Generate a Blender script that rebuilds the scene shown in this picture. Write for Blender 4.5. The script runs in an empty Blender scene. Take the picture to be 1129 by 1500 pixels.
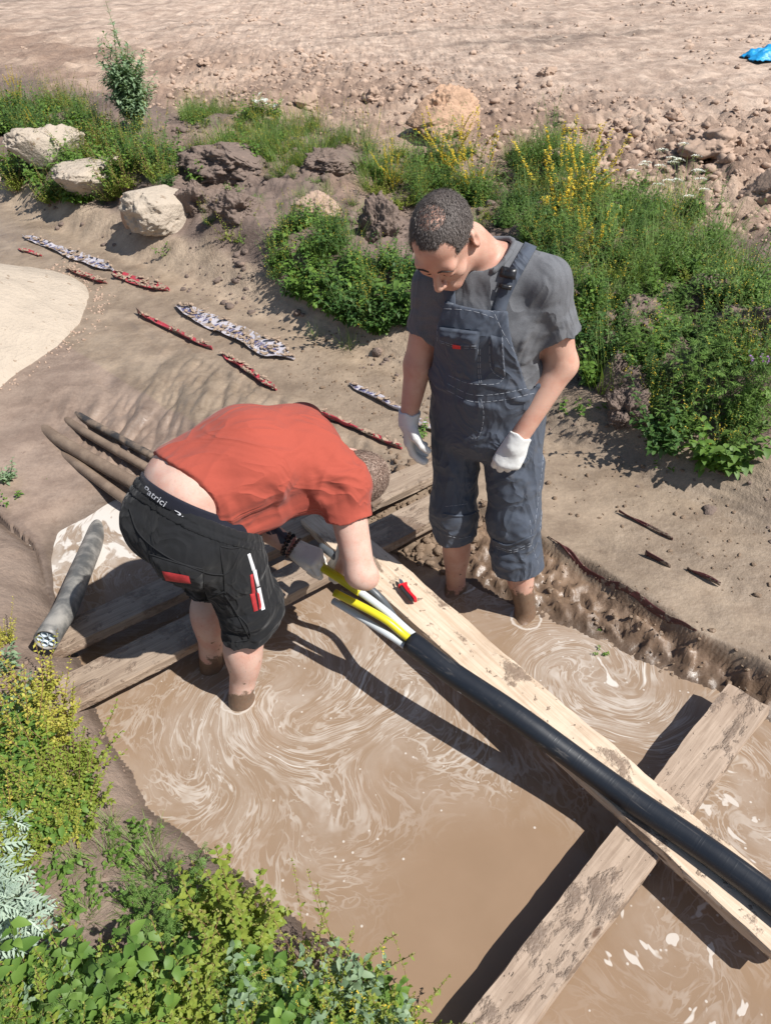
import bpy, bmesh, math, random
import numpy as np
from mathutils import Vector, Matrix
from mathutils.bvhtree import BVHTree

S = bpy.context.scene
COL = S.collection
rad = math.radians
random.seed(4)
RNG = np.random.default_rng(11)

# ------------------------------------------------------------------ camera
CAM_H = 2.3
PITCH, ROLL, FPX = rad(40), rad(-3), 1083.0
_F = np.array([0, math.cos(PITCH), -math.sin(PITCH)])
_R0 = np.array([1.0, 0, 0]); _U0 = np.array([0, math.sin(PITCH), math.cos(PITCH)])
_R = _R0 * math.cos(ROLL) + _U0 * math.sin(ROLL)
_U = _U0 * math.cos(ROLL) - _R0 * math.sin(ROLL)
EYE = np.array([0, 0, CAM_H])

def ray(px, py):
    """direction of the sight line through a point of the photograph"""
    return _F + _R * ((px - 564.5) / FPX) + _U * ((750 - py) / FPX)

def at(px, py, z=0.0):
    d = ray(px, py)
    return EYE + d * ((z - CAM_H) / d[2])

cam = bpy.data.cameras.new('camera')
camo = bpy.data.objects.new('camera', cam); COL.objects.link(camo)
M = Matrix((( _R[0], _U[0], -_F[0], 0), (_R[1], _U[1], -_F[1], 0), (_R[2], _U[2], -_F[2], CAM_H), (0, 0, 0, 1)))
camo.matrix_world = M
cam.sensor_fit = 'VERTICAL'; cam.sensor_height = 24
cam.lens = 24 * FPX / 1500
cam.clip_start = 0.05; cam.clip_end = 2000
S.camera = camo

# ------------------------------------------------------------------ light
SUN_EL, SUN_AZ = rad(52), math.atan2(-0.50, 0.866)    # direction towards the sun, seen from above
sd = Vector((math.cos(SUN_EL) * math.cos(SUN_AZ), math.cos(SUN_EL) * math.sin(SUN_AZ), math.sin(SUN_EL)))
sun = bpy.data.lights.new('sun', 'SUN'); sun.energy = 5.0; sun.angle = rad(0.53); sun.color = (1, 0.97, 0.925)
suno = bpy.data.objects.new('sun', sun); COL.objects.link(suno)
suno.location = (4, -3, 9); suno.rotation_euler = sd.to_track_quat('Z', 'Y').to_euler()
W = bpy.data.worlds.new('World'); S.world = W; W.use_nodes = True
wn = W.node_tree
sky = wn.nodes.new('ShaderNodeTexSky'); sky.sky_type = 'NISHITA'; sky.sun_disc = False
sky.sun_elevation = SUN_EL; sky.sun_rotation = math.pi / 2 - SUN_AZ
wn.links.new(sky.outputs[0], wn.nodes['Background'].inputs[0])
wn.nodes['Background'].inputs[1].default_value = 0.07
S.view_settings.view_transform = 'Standard'; S.view_settings.look = 'None'
S.view_settings.exposure = 0.46; S.view_settings.gamma = 1
S.cycles.max_bounces = 6; S.cycles.transparent_max_bounces = 4
S.cycles.use_denoising = True

# ------------------------------------------------------------------ noise
_pr = np.random.default_rng(5)
_PERM = _pr.permutation(512).astype(np.int32); _VAL = _pr.random(512).astype(np.float32)
def vnoise(x, y, z=0.0, seed=0):
    x = np.asarray(x, np.float32) + 37.1 * seed; y = np.asarray(y, np.float32) + 11.7 * seed; z = np.asarray(z, np.float32) + 5.3 * seed
    xi = np.floor(x).astype(np.int32); yi = np.floor(y).astype(np.int32); zi = np.floor(z).astype(np.int32)
    fx = x - xi; fy = y - yi; fz = z - zi
    fx = fx * fx * (3 - 2 * fx); fy = fy * fy * (3 - 2 * fy); fz = fz * fz * (3 - 2 * fz)
    def h(a, b, c):
        return _VAL[(_PERM[(_PERM[(_PERM[a & 511] + b) & 511] + c) & 511])]
    def lx(b, c):
        return h(xi, b, c) * (1 - fx) + h(xi + 1, b, c) * fx
    def ly(c):
        return lx(yi, c) * (1 - fy) + lx(yi + 1, c) * fy
    return ly(zi) * (1 - fz) + ly(zi + 1) * fz
def fbm(x, y, z=0.0, oct=4, seed=0, gain=0.5):
    t = 0; a = 1.0; n = 0
    for o in range(oct):
        t = t + a * (vnoise(np.asarray(x) * 2 ** o, np.asarray(y) * 2 ** o, np.asarray(z) * 2 ** o, seed + o) - 0.5); n += a; a *= gain
    return 2 * t / n                                    # about -1..1
def sstep(a, b, x):
    t = np.clip((x - a) / (b - a), 0, 1); return t * t * (3 - 2 * t)
def lerp(a, b, t): return a + (b - a) * t

# ------------------------------------------------------------------ objects
def mesh_from(name, v, f):
    me = bpy.data.meshes.new(name)
    v = np.asarray(v, np.float32)
    if isinstance(f, np.ndarray) and f.ndim == 2:
        n = f.shape[1]
        me.vertices.add(len(v)); me.vertices.foreach_set('co', v.ravel())
        me.loops.add(f.size); me.loops.foreach_set('vertex_index', f.ravel().astype(np.int32))
        me.polygons.add(len(f)); me.polygons.foreach_set('loop_start', np.arange(0, f.size, n, dtype=np.int32))
        me.polygons.foreach_set('loop_total', np.full(len(f), n, np.int32))
        me.update(calc_edges=True)
    else:
        me.from_pydata([tuple(map(float, p)) for p in v], [], [tuple(int(i) for i in q) for q in f]); me.update()
    return me
def smooth(me, on=True):
    me.polygons.foreach_set('use_smooth', np.full(len(me.polygons), on)); me.update()
def obj(name, me, m=None, parent=None, sm=True, loc=None):
    o = bpy.data.objects.new(name, me); COL.objects.link(o)
    if m is not None:
        for q in (m if isinstance(m, (list, tuple)) else [m]): me.materials.append(q)
    if sm: smooth(me)
    if parent is not None: o.parent = parent
    if loc is not None: o.location = loc
    return o
def tag(o, label=None, cat=None, group=None, kind=None):
    if label: o['label'] = label
    if cat: o['category'] = cat
    if group: o['group'] = group
    if kind: o['kind'] = kind
    return o
def empty(name, loc, label, cat, group=None, rz=0.0):
    o = bpy.data.objects.new(name, None); COL.objects.link(o); o.location = loc; o.rotation_euler = (0, 0, rz)
    o.empty_display_size = 0.05
    return tag(o, label, cat, group)
def sub(o, parent):
    """hang a mesh made in world coordinates under its thing"""
    o.parent = parent
    o.matrix_parent_inverse = Matrix.Translation(parent.location).inverted() if parent.parent is None and parent.type == 'EMPTY' else Matrix.Identity(4)
    return o

class MB:
    """collects shapes, then links them as one mesh"""
    def __init__(s): s.v = []; s.f = []
    def add(s, v, f):
        n = len(s.v); s.v += [tuple(p) for p in v]; s.f += [tuple(i + n for i in q) for q in f]
    def tube(s, pts, r, n=10, cap=True, flat=1.0):
        pts = [Vector(p) for p in pts]; k = len(pts)
        rr = r if isinstance(r, (list, tuple, np.ndarray)) else [r] * k
        b = len(s.v); ref = None
        for i, p in enumerate(pts):
            t = (pts[min(i + 1, k - 1)] - pts[max(i - 1, 0)]).normalized()
            if ref is None:
                ref = Vector((0, 0, 1)) if abs(t.z) < 0.9 else Vector((1, 0, 0))
            u = t.cross(ref).normalized(); w = u.cross(t).normalized(); ref = w
            for j in range(n):
                a = 2 * math.pi * j / n
                s.v.append(tuple(p + (u * math.cos(a) + w * math.sin(a) * flat) * rr[i]))
        for i in range(k - 1):
            for j in range(n):
                s.f.append((b + i * n + j, b + i * n + (j + 1) % n, b + (i + 1) * n + (j + 1) % n, b + (i + 1) * n + j))
        if cap:
            s.f.append(tuple(b + j for j in range(n))[::-1]); s.f.append(tuple(b + (k - 1) * n + j for j in range(n)))
        return s
    def build(s, name, m, parent=None, sm=True):
        return obj(name, mesh_from(name, s.v, s.f), m, parent, sm)

def spline(pts, n):
    """Catmull-Rom through points"""
    P = [np.asarray(p, float) for p in pts]; P = [2 * P[0] - P[1]] + P + [2 * P[-1] - P[-2]]
    out = []; k = len(P) - 3
    for i in range(n):
        t = i / (n - 1) * k; j = min(int(t), k - 1); t -= j
        a, b, c, d = P[j:j + 4]
        out.append(0.5 * ((2 * b) + (-a + c) * t + (2 * a - 5 * b + 4 * c - d) * t * t + (-a + 3 * b - 3 * c + d) * t ** 3))
    return np.array(out)

# ------------------------------------------------------------------ materials
class NT:
    def __init__(s, name):
        s.m = bpy.data.materials.new(name); s.m.use_nodes = True
        s.t = s.m.node_tree; s.b = s.t.nodes['Principled BSDF']; s.out = s.t.nodes['Material Output']
    def n(s, kind, **kw):
        x = s.t.nodes.new('ShaderNode' + kind)
        for k, v in kw.items():
            if k.startswith('i_'):
                key = k[2:]; key = int(key) if key.isdigit() else key.replace('_', ' ')
                s.put(x.inputs[key], v)
            else: setattr(x, k, v)
        return x
    def put(s, sock, v):
        if isinstance(v, bpy.types.NodeSocket): s.t.links.new(v, sock)
        elif isinstance(v, bpy.types.Node): s.t.links.new(v.outputs[0], sock)
        else:
            try: sock.default_value = v
            except Exception: sock.default_value = (*v, 1)
    def math(s, op, a, b=0.0, c=0.0, clamp=False):
        x = s.n('Math', operation=op, use_clamp=clamp); s.put(x.inputs[0], a); s.put(x.inputs[1], b); s.put(x.inputs[2], c); return x.outputs[0]
    def vmath(s, op, a, b=(0, 0, 0), o=0):
        x = s.n('VectorMath', operation=op); s.put(x.inputs[0], a); s.put(x.inputs[1], b); return x.outputs[o]
    def mix(s, f, a, b, blend='MIX'):
        x = s.n('Mix', data_type='RGBA', blend_type=blend); s.put(x.inputs[0], f); s.put(x.inputs[6], a); s.put(x.inputs[7], b); return x.outputs[2]
    def noise(s, vec, scale, detail=3, rough=0.5, dist=0.0, out='Fac'):
        x = s.n('TexNoise'); s.put(x.inputs['Vector'], vec); x.inputs['Scale'].default_value = scale
        x.inputs['Detail'].default_value = detail; x.inputs['Roughness'].default_value = rough; x.inputs['Distortion'].default_value = dist
        return x.outputs[out]
    def ramp(s, f, a, b):
        x = s.n('MapRange', interpolation_type='SMOOTHSTEP'); s.put(x.inputs[0], f); s.put(x.inputs[1], a); s.put(x.inputs[2], b); return x.outputs[0]
    def map(s, vec, scale=(1, 1, 1), rot=(0, 0, 0), loc=(0, 0, 0)):
        x = s.n('Mapping'); s.put(x.inputs[0], vec); x.inputs['Scale'].default_value = scale; x.inputs['Rotation'].default_value = rot; x.inputs['Location'].default_value = loc
        return x.outputs[0]
    def obj(s): return s.n('TexCoord').outputs['Object']
    def attr(s, name, o='Fac'): return s.n('Attribute', attribute_name=name).outputs[o]
    def set(s, **kw):
        for k, v in kw.items(): s.put(s.b.inputs[k.replace('_', ' ')], v)
        return s
    def bump(s, h, strength=0.5, dist=0.01, normal=None):
        x = s.n('Bump'); s.put(x.inputs['Height'], h); x.inputs['Strength'].default_value = strength; x.inputs['Distance'].default_value = dist
        if normal is not None: s.put(x.inputs['Normal'], normal)
        s.put(s.b.inputs['Normal'], x.outputs[0]); return x.outputs[0]
def plain(name, c, rough=0.6, var=0.15, scale=30, bump=0.2, bdist=0.002, metal=0.0, spec=0.5):
    k = NT(name); o = k.obj(); n = k.noise(o, scale, 5, 0.6)
    c = np.array(c)
    k.set(Base_Color=k.mix(n, tuple(c * (1 - var)), tuple(np.minimum(c * (1 + var), 1))), Roughness=rough, Metallic=metal)
    k.b.inputs['Specular IOR Level'].default_value = spec
    if bump: k.bump(k.noise(o, scale * 4, 4), bump, bdist)
    return k.m
# ================================================================== terrain
R2 = math.sqrt(2)
def edge_near(s): return np.interp(s, [-9, -3.0, -2.6, -2.2, -1.85, -1.49, -1.08, -0.57, -0.3, 6], [.70, .66, .56, .46, .36, .30, .37, .46, .44, .44])
def edge_far(s): return np.interp(s, [-9, -2.6, -1.78, -0.99, -0.31, 6], [1.55, 1.6, 1.75, 1.87, 1.97, 2.0])
def edge_step(s): return np.interp(s, [-9, -1.9, -1.16, -0.45, 6], [2.1, 2.12, 2.12, 2.06, 2.12])
def terrain(x, y, full=True):
    x = np.asarray(x, float); y = np.asarray(y, float)
    s = (x - y) / R2; w = (x + y) / R2
    jit = 0.03 * fbm(x * 5, y * 5, 0, 3, 3)
    w_ = w + jit
    we = edge_near(s); wf = edge_far(s); ws = edge_step(s)
    fill = sstep(-2.35, -3.25, s)                       # mud fills the trench at its left end
    near = 0.28 * (1 - np.exp(-np.maximum(we - w_, 0) / 0.16)) + 0.13 * sstep(0.25, 1.3, we - w_)
    near = near * lerp(1, 0.6, fill)
    bed = -0.28 * sstep(0, 0.18, np.minimum(w_ - we, wf - w_))
    bed = lerp(bed, 0.06 + 0.05 * sstep(-3.2, -5, s) + 0.03 * fbm(x * 2.5, y * 2.5, 0, 3, 8), fill)
    # far side: slumped slope, step, ledge, mud slope, planted bank, field
    hs = np.interp(s, [-9, -1.7, -1.2, 6], [0.02, 0.03, 0.07, 0.07])
    t = np.clip((w_ - wf) / np.maximum(ws - wf, 0.05), 0, 1)
    slump = (0.15 - hs) * t ** 0.8
    lumps = sstep(-1.75, -1.35, s)
    slump = slump + lumps * 0.055 * np.clip(4 * t * (1 - t) + .2 * (t > 0), 0, 1) * (np.abs(fbm(s * 9, w * 20, 0, 4, 21, .6)) * 2.4 - 0.5) * (t > 0) * (t < 1)
    # left: rippled slide of mud down to the old ducts
    ledge = hs * sstep(-0.012, 0.02, w_ - ws + 0.02 * fbm(s * 7, 0 * s, 0, 2, 5)) + 0.05 * sstep(0.1, 0.6, w - ws)
    rough_l = 0.006 * fbm(x * 9, y * 9, 0, 4, 31)
    sl = sstep(2.68, 2.98, w_ + 0.05 * fbm(s * 3, w * 0, 0, 2, 41)) * 0.17
    sl = sl + .003 * np.sin(sl * 2 * math.pi / .030 + 3 * fbm(x * 2, y * 2, 0, 2, 15)) * (sl > .004) * (sl < .166)
    front = sstep(2.92, 3.25, w + 0.16 * fbm(x * 2.4, y * 2.4, 0, 3, 13)) * 0.2
    hum = sstep(2.95, 3.4, w) * (1 - 0.75 * sstep(5.0, 5.6, w))
    hump = hum * (0.13 * fbm(x * 1.5, y * 1.5, 0, 3, 17) + 0.13 * np.abs(fbm(x * 3.3, y * 3.3, 0, 5, 19, .6)) - 0.01 + 0.03 * fbm(x * 12, y * 12, 0, 3, 23))
    far = slump + ledge + sl + front + hump
    fld = sstep(4.9, 5.6, w + 0.25 * fbm(x * 1.1, y * 1.1, 0, 2, 29))
    clod = 1 - 0.5 * sstep(6.5, 9.5, w + 1.2 * fbm(x * .6, y * .6, 0, 2, 37))
    right = sstep(-4.6, -2.6, s)
    fz = fld * (0.06 * (1 - sstep(6, 12, w)) + 0.09 * fbm(x * 1.3, y * 1.3, 0, 3, 43) * clod
                + (0.06 + 0.05 * right) * clod * (np.abs(fbm(x * 4.6, y * 4.6, 0, 5, 47, .65)) * 2 - .4)
                + 0.02 * fbm(x * 0.35 + y * .1, y * 2.6 - x * .35, 0, 3, 53))
    far = far + fz
    z = np.where(w_ < we, near, np.where(w_ < wf, bed, far))
    # mud slide between ledge and the buried ducts (left of the bending man)
    sx = sstep(-4.3, -3.6, s) * sstep(-1.9, -2.5, s)
    tt = np.clip((w_ - 1.15) / 0.9, 0, 1)
    slide = lerp(0.05, 0.17, tt * tt * (3 - 2 * tt)) + 0.05 * (np.abs(fbm(s * 8 + w * 5, w * 2.4, 0, 4, 61)) * 2 - .4) - 0.03 * np.maximum(0, fbm(x * 3, y * 3, 0, 2, 67))
    pick = sx * sstep(1.1, 1.35, w) * (1 - sstep(2.0, 2.25, w))
    z = lerp(z, np.maximum(z * (w > wf), slide), pick)
    lefts = sstep(-3.4, -4.2, s) * sstep(1.0, 1.5, w) * (1 - sstep(2.0, 2.3, w))
    z = lerp(z, 0.15 + rough_l, lefts)
    z = z + rough_l * (w > wf) + 0.012 * fbm(x * 12, y * 12, 0, 4, 71) * (w_ < we)
    z = z + 0.006 * fbm(s * 26, w * 60, 0, 3, 73) * lumps * (w > wf) * (w < ws)
    return z

def axis(lo, fine0, fine1, hi, step, grow):
    a = list(np.arange(fine0, fine1 + 1e-6, step)); st = step; x = a[-1]
    while x < hi: st *= grow; x += st; a.append(x)
    b = []; st = step; x = fine0
    while x > lo: st *= grow; x -= st; b.append(x)
    return np.array(b[::-1] + a)
gx = axis(-400, -2.3, 2.2, 400, 0.0125, 1.024); gy = axis(-60, 0.3, 4.6, 500, 0.0125, 1.015)
X, Y = np.meshgrid(gx, gy); nx, ny = len(gx), len(gy)
Z = terrain(X, Y)
def grid_faces(nx, ny):
    i = np.arange(nx * ny).reshape(ny, nx)
    return np.stack([i[:-1, :-1], i[:-1, 1:], i[1:, 1:], i[1:, :-1]], -1).reshape(-1, 4)
sS = (X - Y) / R2; wW = (X + Y) / R2
# the soil's own colours
def c3(*c): return np.array(c)
field_c = c3(.47, .35, .275); clod_c = c3(.31, .215, .16); mud_c = c3(.275, .212, .155); mudl_c = c3(.265, .19, .135)
dark_c = c3(.175, .128, .105); slump_c = c3(.20, .135, .09); near_c = c3(.225, .168, .132); left_c = c3(.265, .198, .155); drym_c = c3(.40, .31, .225)
n1 = fbm(X * 1.6, Y * 1.6, 0, 4, 81)[..., None]; n2 = fbm(X * 7, Y * 7, 0, 4, 83)[..., None]
def A(m): return m[..., None]
c = np.zeros(X.shape + (3,)) + mud_c
wj = wW + 0.06 * n2[..., 0]
c = lerp(c, left_c, A(sstep(-2.4, -3.3, sS) * (wW < 1.7)))
c = lerp(c, slump_c, A((wW < edge_step(sS)) * (wW > edge_far(sS) - .2) * sstep(-1.8, -1.4, sS)))
c = lerp(c, near_c, A((wW < edge_near(sS) + .05) * 1.0))
c = lerp(c, drym_c, A(sstep(2.62, 2.75, wj) * sstep(-1.5, -2.6, sS)) * 0.8)
c = lerp(c, dark_c, A(sstep(2.88, 3.05, wj)))
c = lerp(c, clod_c, A(sstep(0.0, .35, n1[..., 0]) * sstep(3.2, 4.2, wW)) * .75)
c = lerp(c, lerp(clod_c, c3(.45, .335, .255), A(sstep(-.15, .35, n1[..., 0]))), A(sstep(4.8, 5.3, wj)))
fieldmix = lerp(field_c * .93, c3(.54, .42, .335), sstep(-.3, .4, n2))
# darker damp wheel tracks far out on the field
trk = np.maximum(0, fbm(X * .35, Y * 2.2 - X * .35, 0, 3, 91)); fieldmix = fieldmix * (1 - .42 * sstep(.12, .5, trk))[..., None]
c = lerp(c, fieldmix, A(sstep(6.2, 8.5, wW + n1[..., 0])))
stk = fbm(sS * 8 + wW * 5, wW * 2.4, 0, 4, 61); slz = sstep(-4.3, -3.6, sS) * sstep(-1.9, -2.5, sS) * sstep(1.1, 1.35, wW) * (1 - sstep(2.0, 2.25, wW))
c = c * (1 - .3 * slz * sstep(0, .35, np.abs(stk)))[..., None]
c = c * (1 + 0.16 * n2 + 0.12 * n1)
wet = np.clip(1.2 * sstep(2.95, 2.7, wW) * (0.78 + .5 * n1[..., 0] + .25 * n2[..., 0]), 0, 1) * (wW > edge_near(sS)) 
wet = np.maximum(wet, np.maximum(sstep(.06, .0, Z) * .85, slz * (.6 + .4 * n2[..., 0])))
c = c * (1 - .42 * sstep(.05, .005, Z))[..., None]
me = mesh_from('ground', np.stack([X, Y, Z], -1).reshape(-1, 3), grid_faces(nx, ny))
a = me.attributes.new('soil', 'FLOAT_COLOR', 'POINT'); a.data.foreach_set('color', np.concatenate([np.clip(c, 0, 1), np.ones(X.shape + (1,))], -1).astype(np.float32).ravel())
a = me.attributes.new('wet', 'FLOAT', 'POINT'); a.data.foreach_set('value', wet.astype(np.float32).ravel())
a = me.attributes.new('field', 'FLOAT', 'POINT'); a.data.foreach_set('value', sstep(3.2, 5.6, wW).astype(np.float32).ravel())
k = NT('soil'); o = k.obj()
far_ = k.noise(k.map(o, (1, 1.6, 1)), 3.4, 8, .72); nz = k.noise(o, 60, 6, .65); ny_ = k.noise(o, 14, 6, .6)
cc = k.mix(1.0, k.attr('soil', 'Color'), k.mix(nz, (.72, .72, .73), (1.25, 1.24, 1.22)), 'MULTIPLY')
cc = k.mix(k.math('MULTIPLY', k.ramp(ny_, .58, .72), .35), cc, k.mix(1.0, cc, (.55, .5, .47), 'MULTIPLY'))
cc = k.mix(1.0, cc, k.mix(k.ramp(far_, .30, .68), (.70, .67, .65), (1.16, 1.16, 1.15)), 'MULTIPLY'); wt = k.attr('wet')
k.set(Base_Color=cc, Roughness=k.math('SUBTRACT', .95, k.math('MULTIPLY', wt, k.math('ADD', .35, k.math('MULTIPLY', ny_, .5)))))
k.b.inputs['Specular IOR Level'].default_value = .5
hgt = k.math('ADD', k.math('MULTIPLY', nz, .5), ny_)
dry = k.math('SUBTRACT', 1.0, k.math('MULTIPLY', wt, .75))
nb0 = k.bump(k.math('MULTIPLY', hgt, dry), .55, .03)
churn = k.noise(k.map(o, (1, 1.3, 1)), 5.5, 8, .72, .4)
k.bump(k.math('MULTIPLY', churn, k.attr('field')), .55, .15, nb0)
M_SOIL = k.m
ground = obj('ground', me, M_SOIL); tag(ground, 'bare soil, mud ledge and dug trench around the pit', kind='structure')

def hit(px, py):
    """where a sight line meets the ground"""
    d = ray(px, py); t = 0.6
    T = np.concatenate([np.arange(0.5, 6, .01), np.arange(6, 40, .04)])
    p = EYE + d * T[:, None]; below = p[:, 2] < np.maximum(terrain(p[:, 0], p[:, 1]), 0)
    i = int(np.argmax(below)); return p[i]

# ================================================================== water
ws_, ww_ = np.meshgrid(np.arange(-3.6, 6, .03), np.arange(0.05, 2.3, .03))
wx = (ws_ + ww_) / R2; wy = (ww_ - ws_) / R2
def blob(px, py, r, z=0):
    p = at(px, py, z); return np.exp(-((wx - p[0]) ** 2 + (wy - p[1]) ** 2) / r ** 2)
foam = .62 * blob(860, 990, .42) + .3 * blob(980, 1040, .3) + .45 * blob(400, 1050, .5) + .45 * blob(560, 970, .28) + .3 * blob(330, 1130, .3) + .32 * blob(640, 1080, .2) \
    + .3 * blob(1090, 1200, .25) + 2.2 * blob(125, 765, .34) + 1.2 * blob(190, 745, .3) + .3 * blob(740, 1140, .2) + .25 * blob(1000, 1330, .25) + .25 * blob(480, 1250, .2) + .12
clean = np.clip(1.15 * blob(720, 1290, .26) + .9 * blob(640, 1400, .25) + .7 * blob(800, 1330, .15) + .5 * blob(800, 1220, .1), 0, 1)
blobs = np.clip(.8 * blob(1010, 1400, .35) + .9 * blob(1090, 1180, .35) + .5 * blob(930, 1320, .2) + .6 * blob(700, 1120, .16) + .35 * blob(470, 1270, .25), 0, 1)
foam = np.clip(foam, 0, 1.5) * (1 - clean)
wz = 0.0018 * fbm(wx * 5, wy * 5, 0, 3, 3)
me = mesh_from('water', np.stack([wx, wy, wz], -1).reshape(-1, 3), grid_faces(wx.shape[1], wx.shape[0]))
for nm, ar in (('foam', foam), ('blobs', blobs)):
    a = me.attributes.new(nm, 'FLOAT', 'POINT'); a.data.foreach_set('value', ar.astype(np.float32).ravel())
LEG_RINGS = [(.553, 2.02, .075), (.316, 2.24, .073), (-.588, 1.69, .074)]
k = NT('muddy_water'); P = k.obj()
P0 = P
P = k.vmath('ADD', P, k.vmath('SCALE', k.vmath('SUBTRACT', k.noise(P, 2.6, 2, .5, 0, 'Color'), (.5, .5, .5)), (0, 0, 0)))
sc = [n for n in k.t.nodes if n.type == 'VECT_MATH' and n.operation == 'SCALE'][0]; sc.inputs['Scale'].default_value = .16
for (px, py, ang, r) in ((868, 985, 6.0, .26), (985, 1030, -2.6, .16), (420, 1000, 3.4, .26), (330, 1110, -3.0, .2), (560, 990, -3.2, .18), (600, 1090, 2.6, .16), (1080, 1180, 2.8, .2), (1000, 1390, -2.4, .22), (470, 1190, 2.4, .2), (760, 930, -2.2, .15), (200, 740, 2.8, .25), (250, 880, -2.6, .22), (420, 905, 2.2, .14), (700, 1000, 2.0, .12)):
    cpt = at(px, py); cpt[2] = 0
    d = k.vmath('SUBTRACT', P, tuple(cpt)); l = k.vmath('LENGTH', d, o=1)
    g = k.math('EXPONENT', k.math('MULTIPLY', k.math('MULTIPLY', l, l), -1 / r ** 2))
    vr = k.n('VectorRotate', rotation_type='Z_AXIS'); k.put(vr.inputs['Vector'], P); vr.inputs['Center'].default_value = tuple(cpt)
    k.put(vr.inputs['Angle'], k.math('MULTIPLY', g, ang * .62)); P = vr.outputs[0]
fm = k.attr('foam'); bl = k.attr('blobs')
st = k.map(P, (1, 1, 1))
na = k.noise(st, 8, 3, .5, .9); nb = k.noise(k.map(st, (1.3, 1, 1), loc=(3, 1, 0)), 17, 2.5, .5, .8)
line = k.math('SUBTRACT', 1, k.ramp(k.math('ABSOLUTE', k.math('SUBTRACT', na, .5)), 0.006, .048))
line2 = k.math('SUBTRACT', 1, k.ramp(k.math('ABSOLUTE', k.math('SUBTRACT', nb, .52)), 0.006, .055))
lines = k.math('MAXIMUM', line, k.math('MULTIPLY', line2, .7))
lines = k.math('MULTIPLY', lines, k.ramp(k.noise(P0, 4.0, 4, .65), .31, .60))
thr = k.math('SUBTRACT', .80, k.math('MULTIPLY', fm, .27))
pat = k.ramp(k.math('ADD', k.math('MULTIPLY', na, .8), k.math('MULTIPLY', nb, .2)), thr, k.math('ADD', thr, .07))
thrb = k.math('SUBTRACT', .86, k.math('MULTIPLY', bl, .26))
bn = k.noise(k.map(P, loc=(7, 2, 0)), 15, 2, .45, .25)
bpat = k.ramp(bn, thrb, k.math('ADD', thrb, .035))
# small bubbles floating everywhere
vo = k.n('TexVoronoi', feature='F1'); k.put(vo.inputs['Vector'], P0); vo.inputs['Scale'].default_value = 38; vo.inputs['Randomness'].default_value = 1
rnd = k.n('SeparateColor'); k.put(rnd.inputs[0], vo.outputs['Color'])
bub = k.math('MULTIPLY', k.math('SUBTRACT', 1, k.ramp(vo.outputs['Distance'], .10, .2)), k.math('GREATER_THAN', rnd.outputs[0], k.math('SUBTRACT', 1.0, k.math('MULTIPLY', k.math('ADD', fm, bl), .22))))
film = k.math('MULTIPLY', k.math('MULTIPLY', k.ramp(k.noise(P, 4.5, 5, .62), .42, .72), fm), .42)
F = k.math('MAXIMUM', k.math('MULTIPLY', k.math('MULTIPLY', lines, .58), k.math('MINIMUM', k.math('MULTIPLY', fm, 1.7), 1)), pat); F = k.math('MAXIMUM', F, film)
F = k.math('MAXIMUM', k.math('MAXIMUM', F, k.math('MULTIPLY', bpat, .8)), k.math('MULTIPLY', bub, .75))
for q in (LEG_RINGS):
    l = k.vmath('LENGTH', k.vmath('MULTIPLY', k.vmath('SUBTRACT', P0, (q[0], q[1], 0)), (1, 1, 0)), o=1); l = k.math('ADD', l, k.math('MULTIPLY', k.noise(P0, 25, 2), .03))
    ring = k.math('SUBTRACT', 1, k.ramp(k.math('ABSOLUTE', k.math('SUBTRACT', l, q[2])), .002, .009)); F = k.math('MAXIMUM', F, k.math('MULTIPLY', ring, .7))
F = k.math('MINIMUM', F, 1)
brown = k.mix(k.noise(k.map(P, (1, 1, 1)), 3.5, 4, .55), (.215, .142, .088), (.282, .192, .126))
brown = k.mix(k.math('MULTIPLY', fm, .35), brown, (.295, .237, .185))
k.set(Base_Color=k.mix(k.math('MULTIPLY', F, .85), brown, (.60, .56, .51)), Roughness=k.math('ADD', .07, k.math('MULTIPLY', F, .35)), IOR=1.33)
hh = k.math('ADD', k.math('MULTIPLY', F, .5), k.math('MULTIPLY', k.noise(P, 7, 2), .6))
k.bump(hh, .18, .012)
water = obj('water', me, k.m); tag(water, 'muddy brown water with pale foam swirls in the trench', kind='structure')
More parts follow.
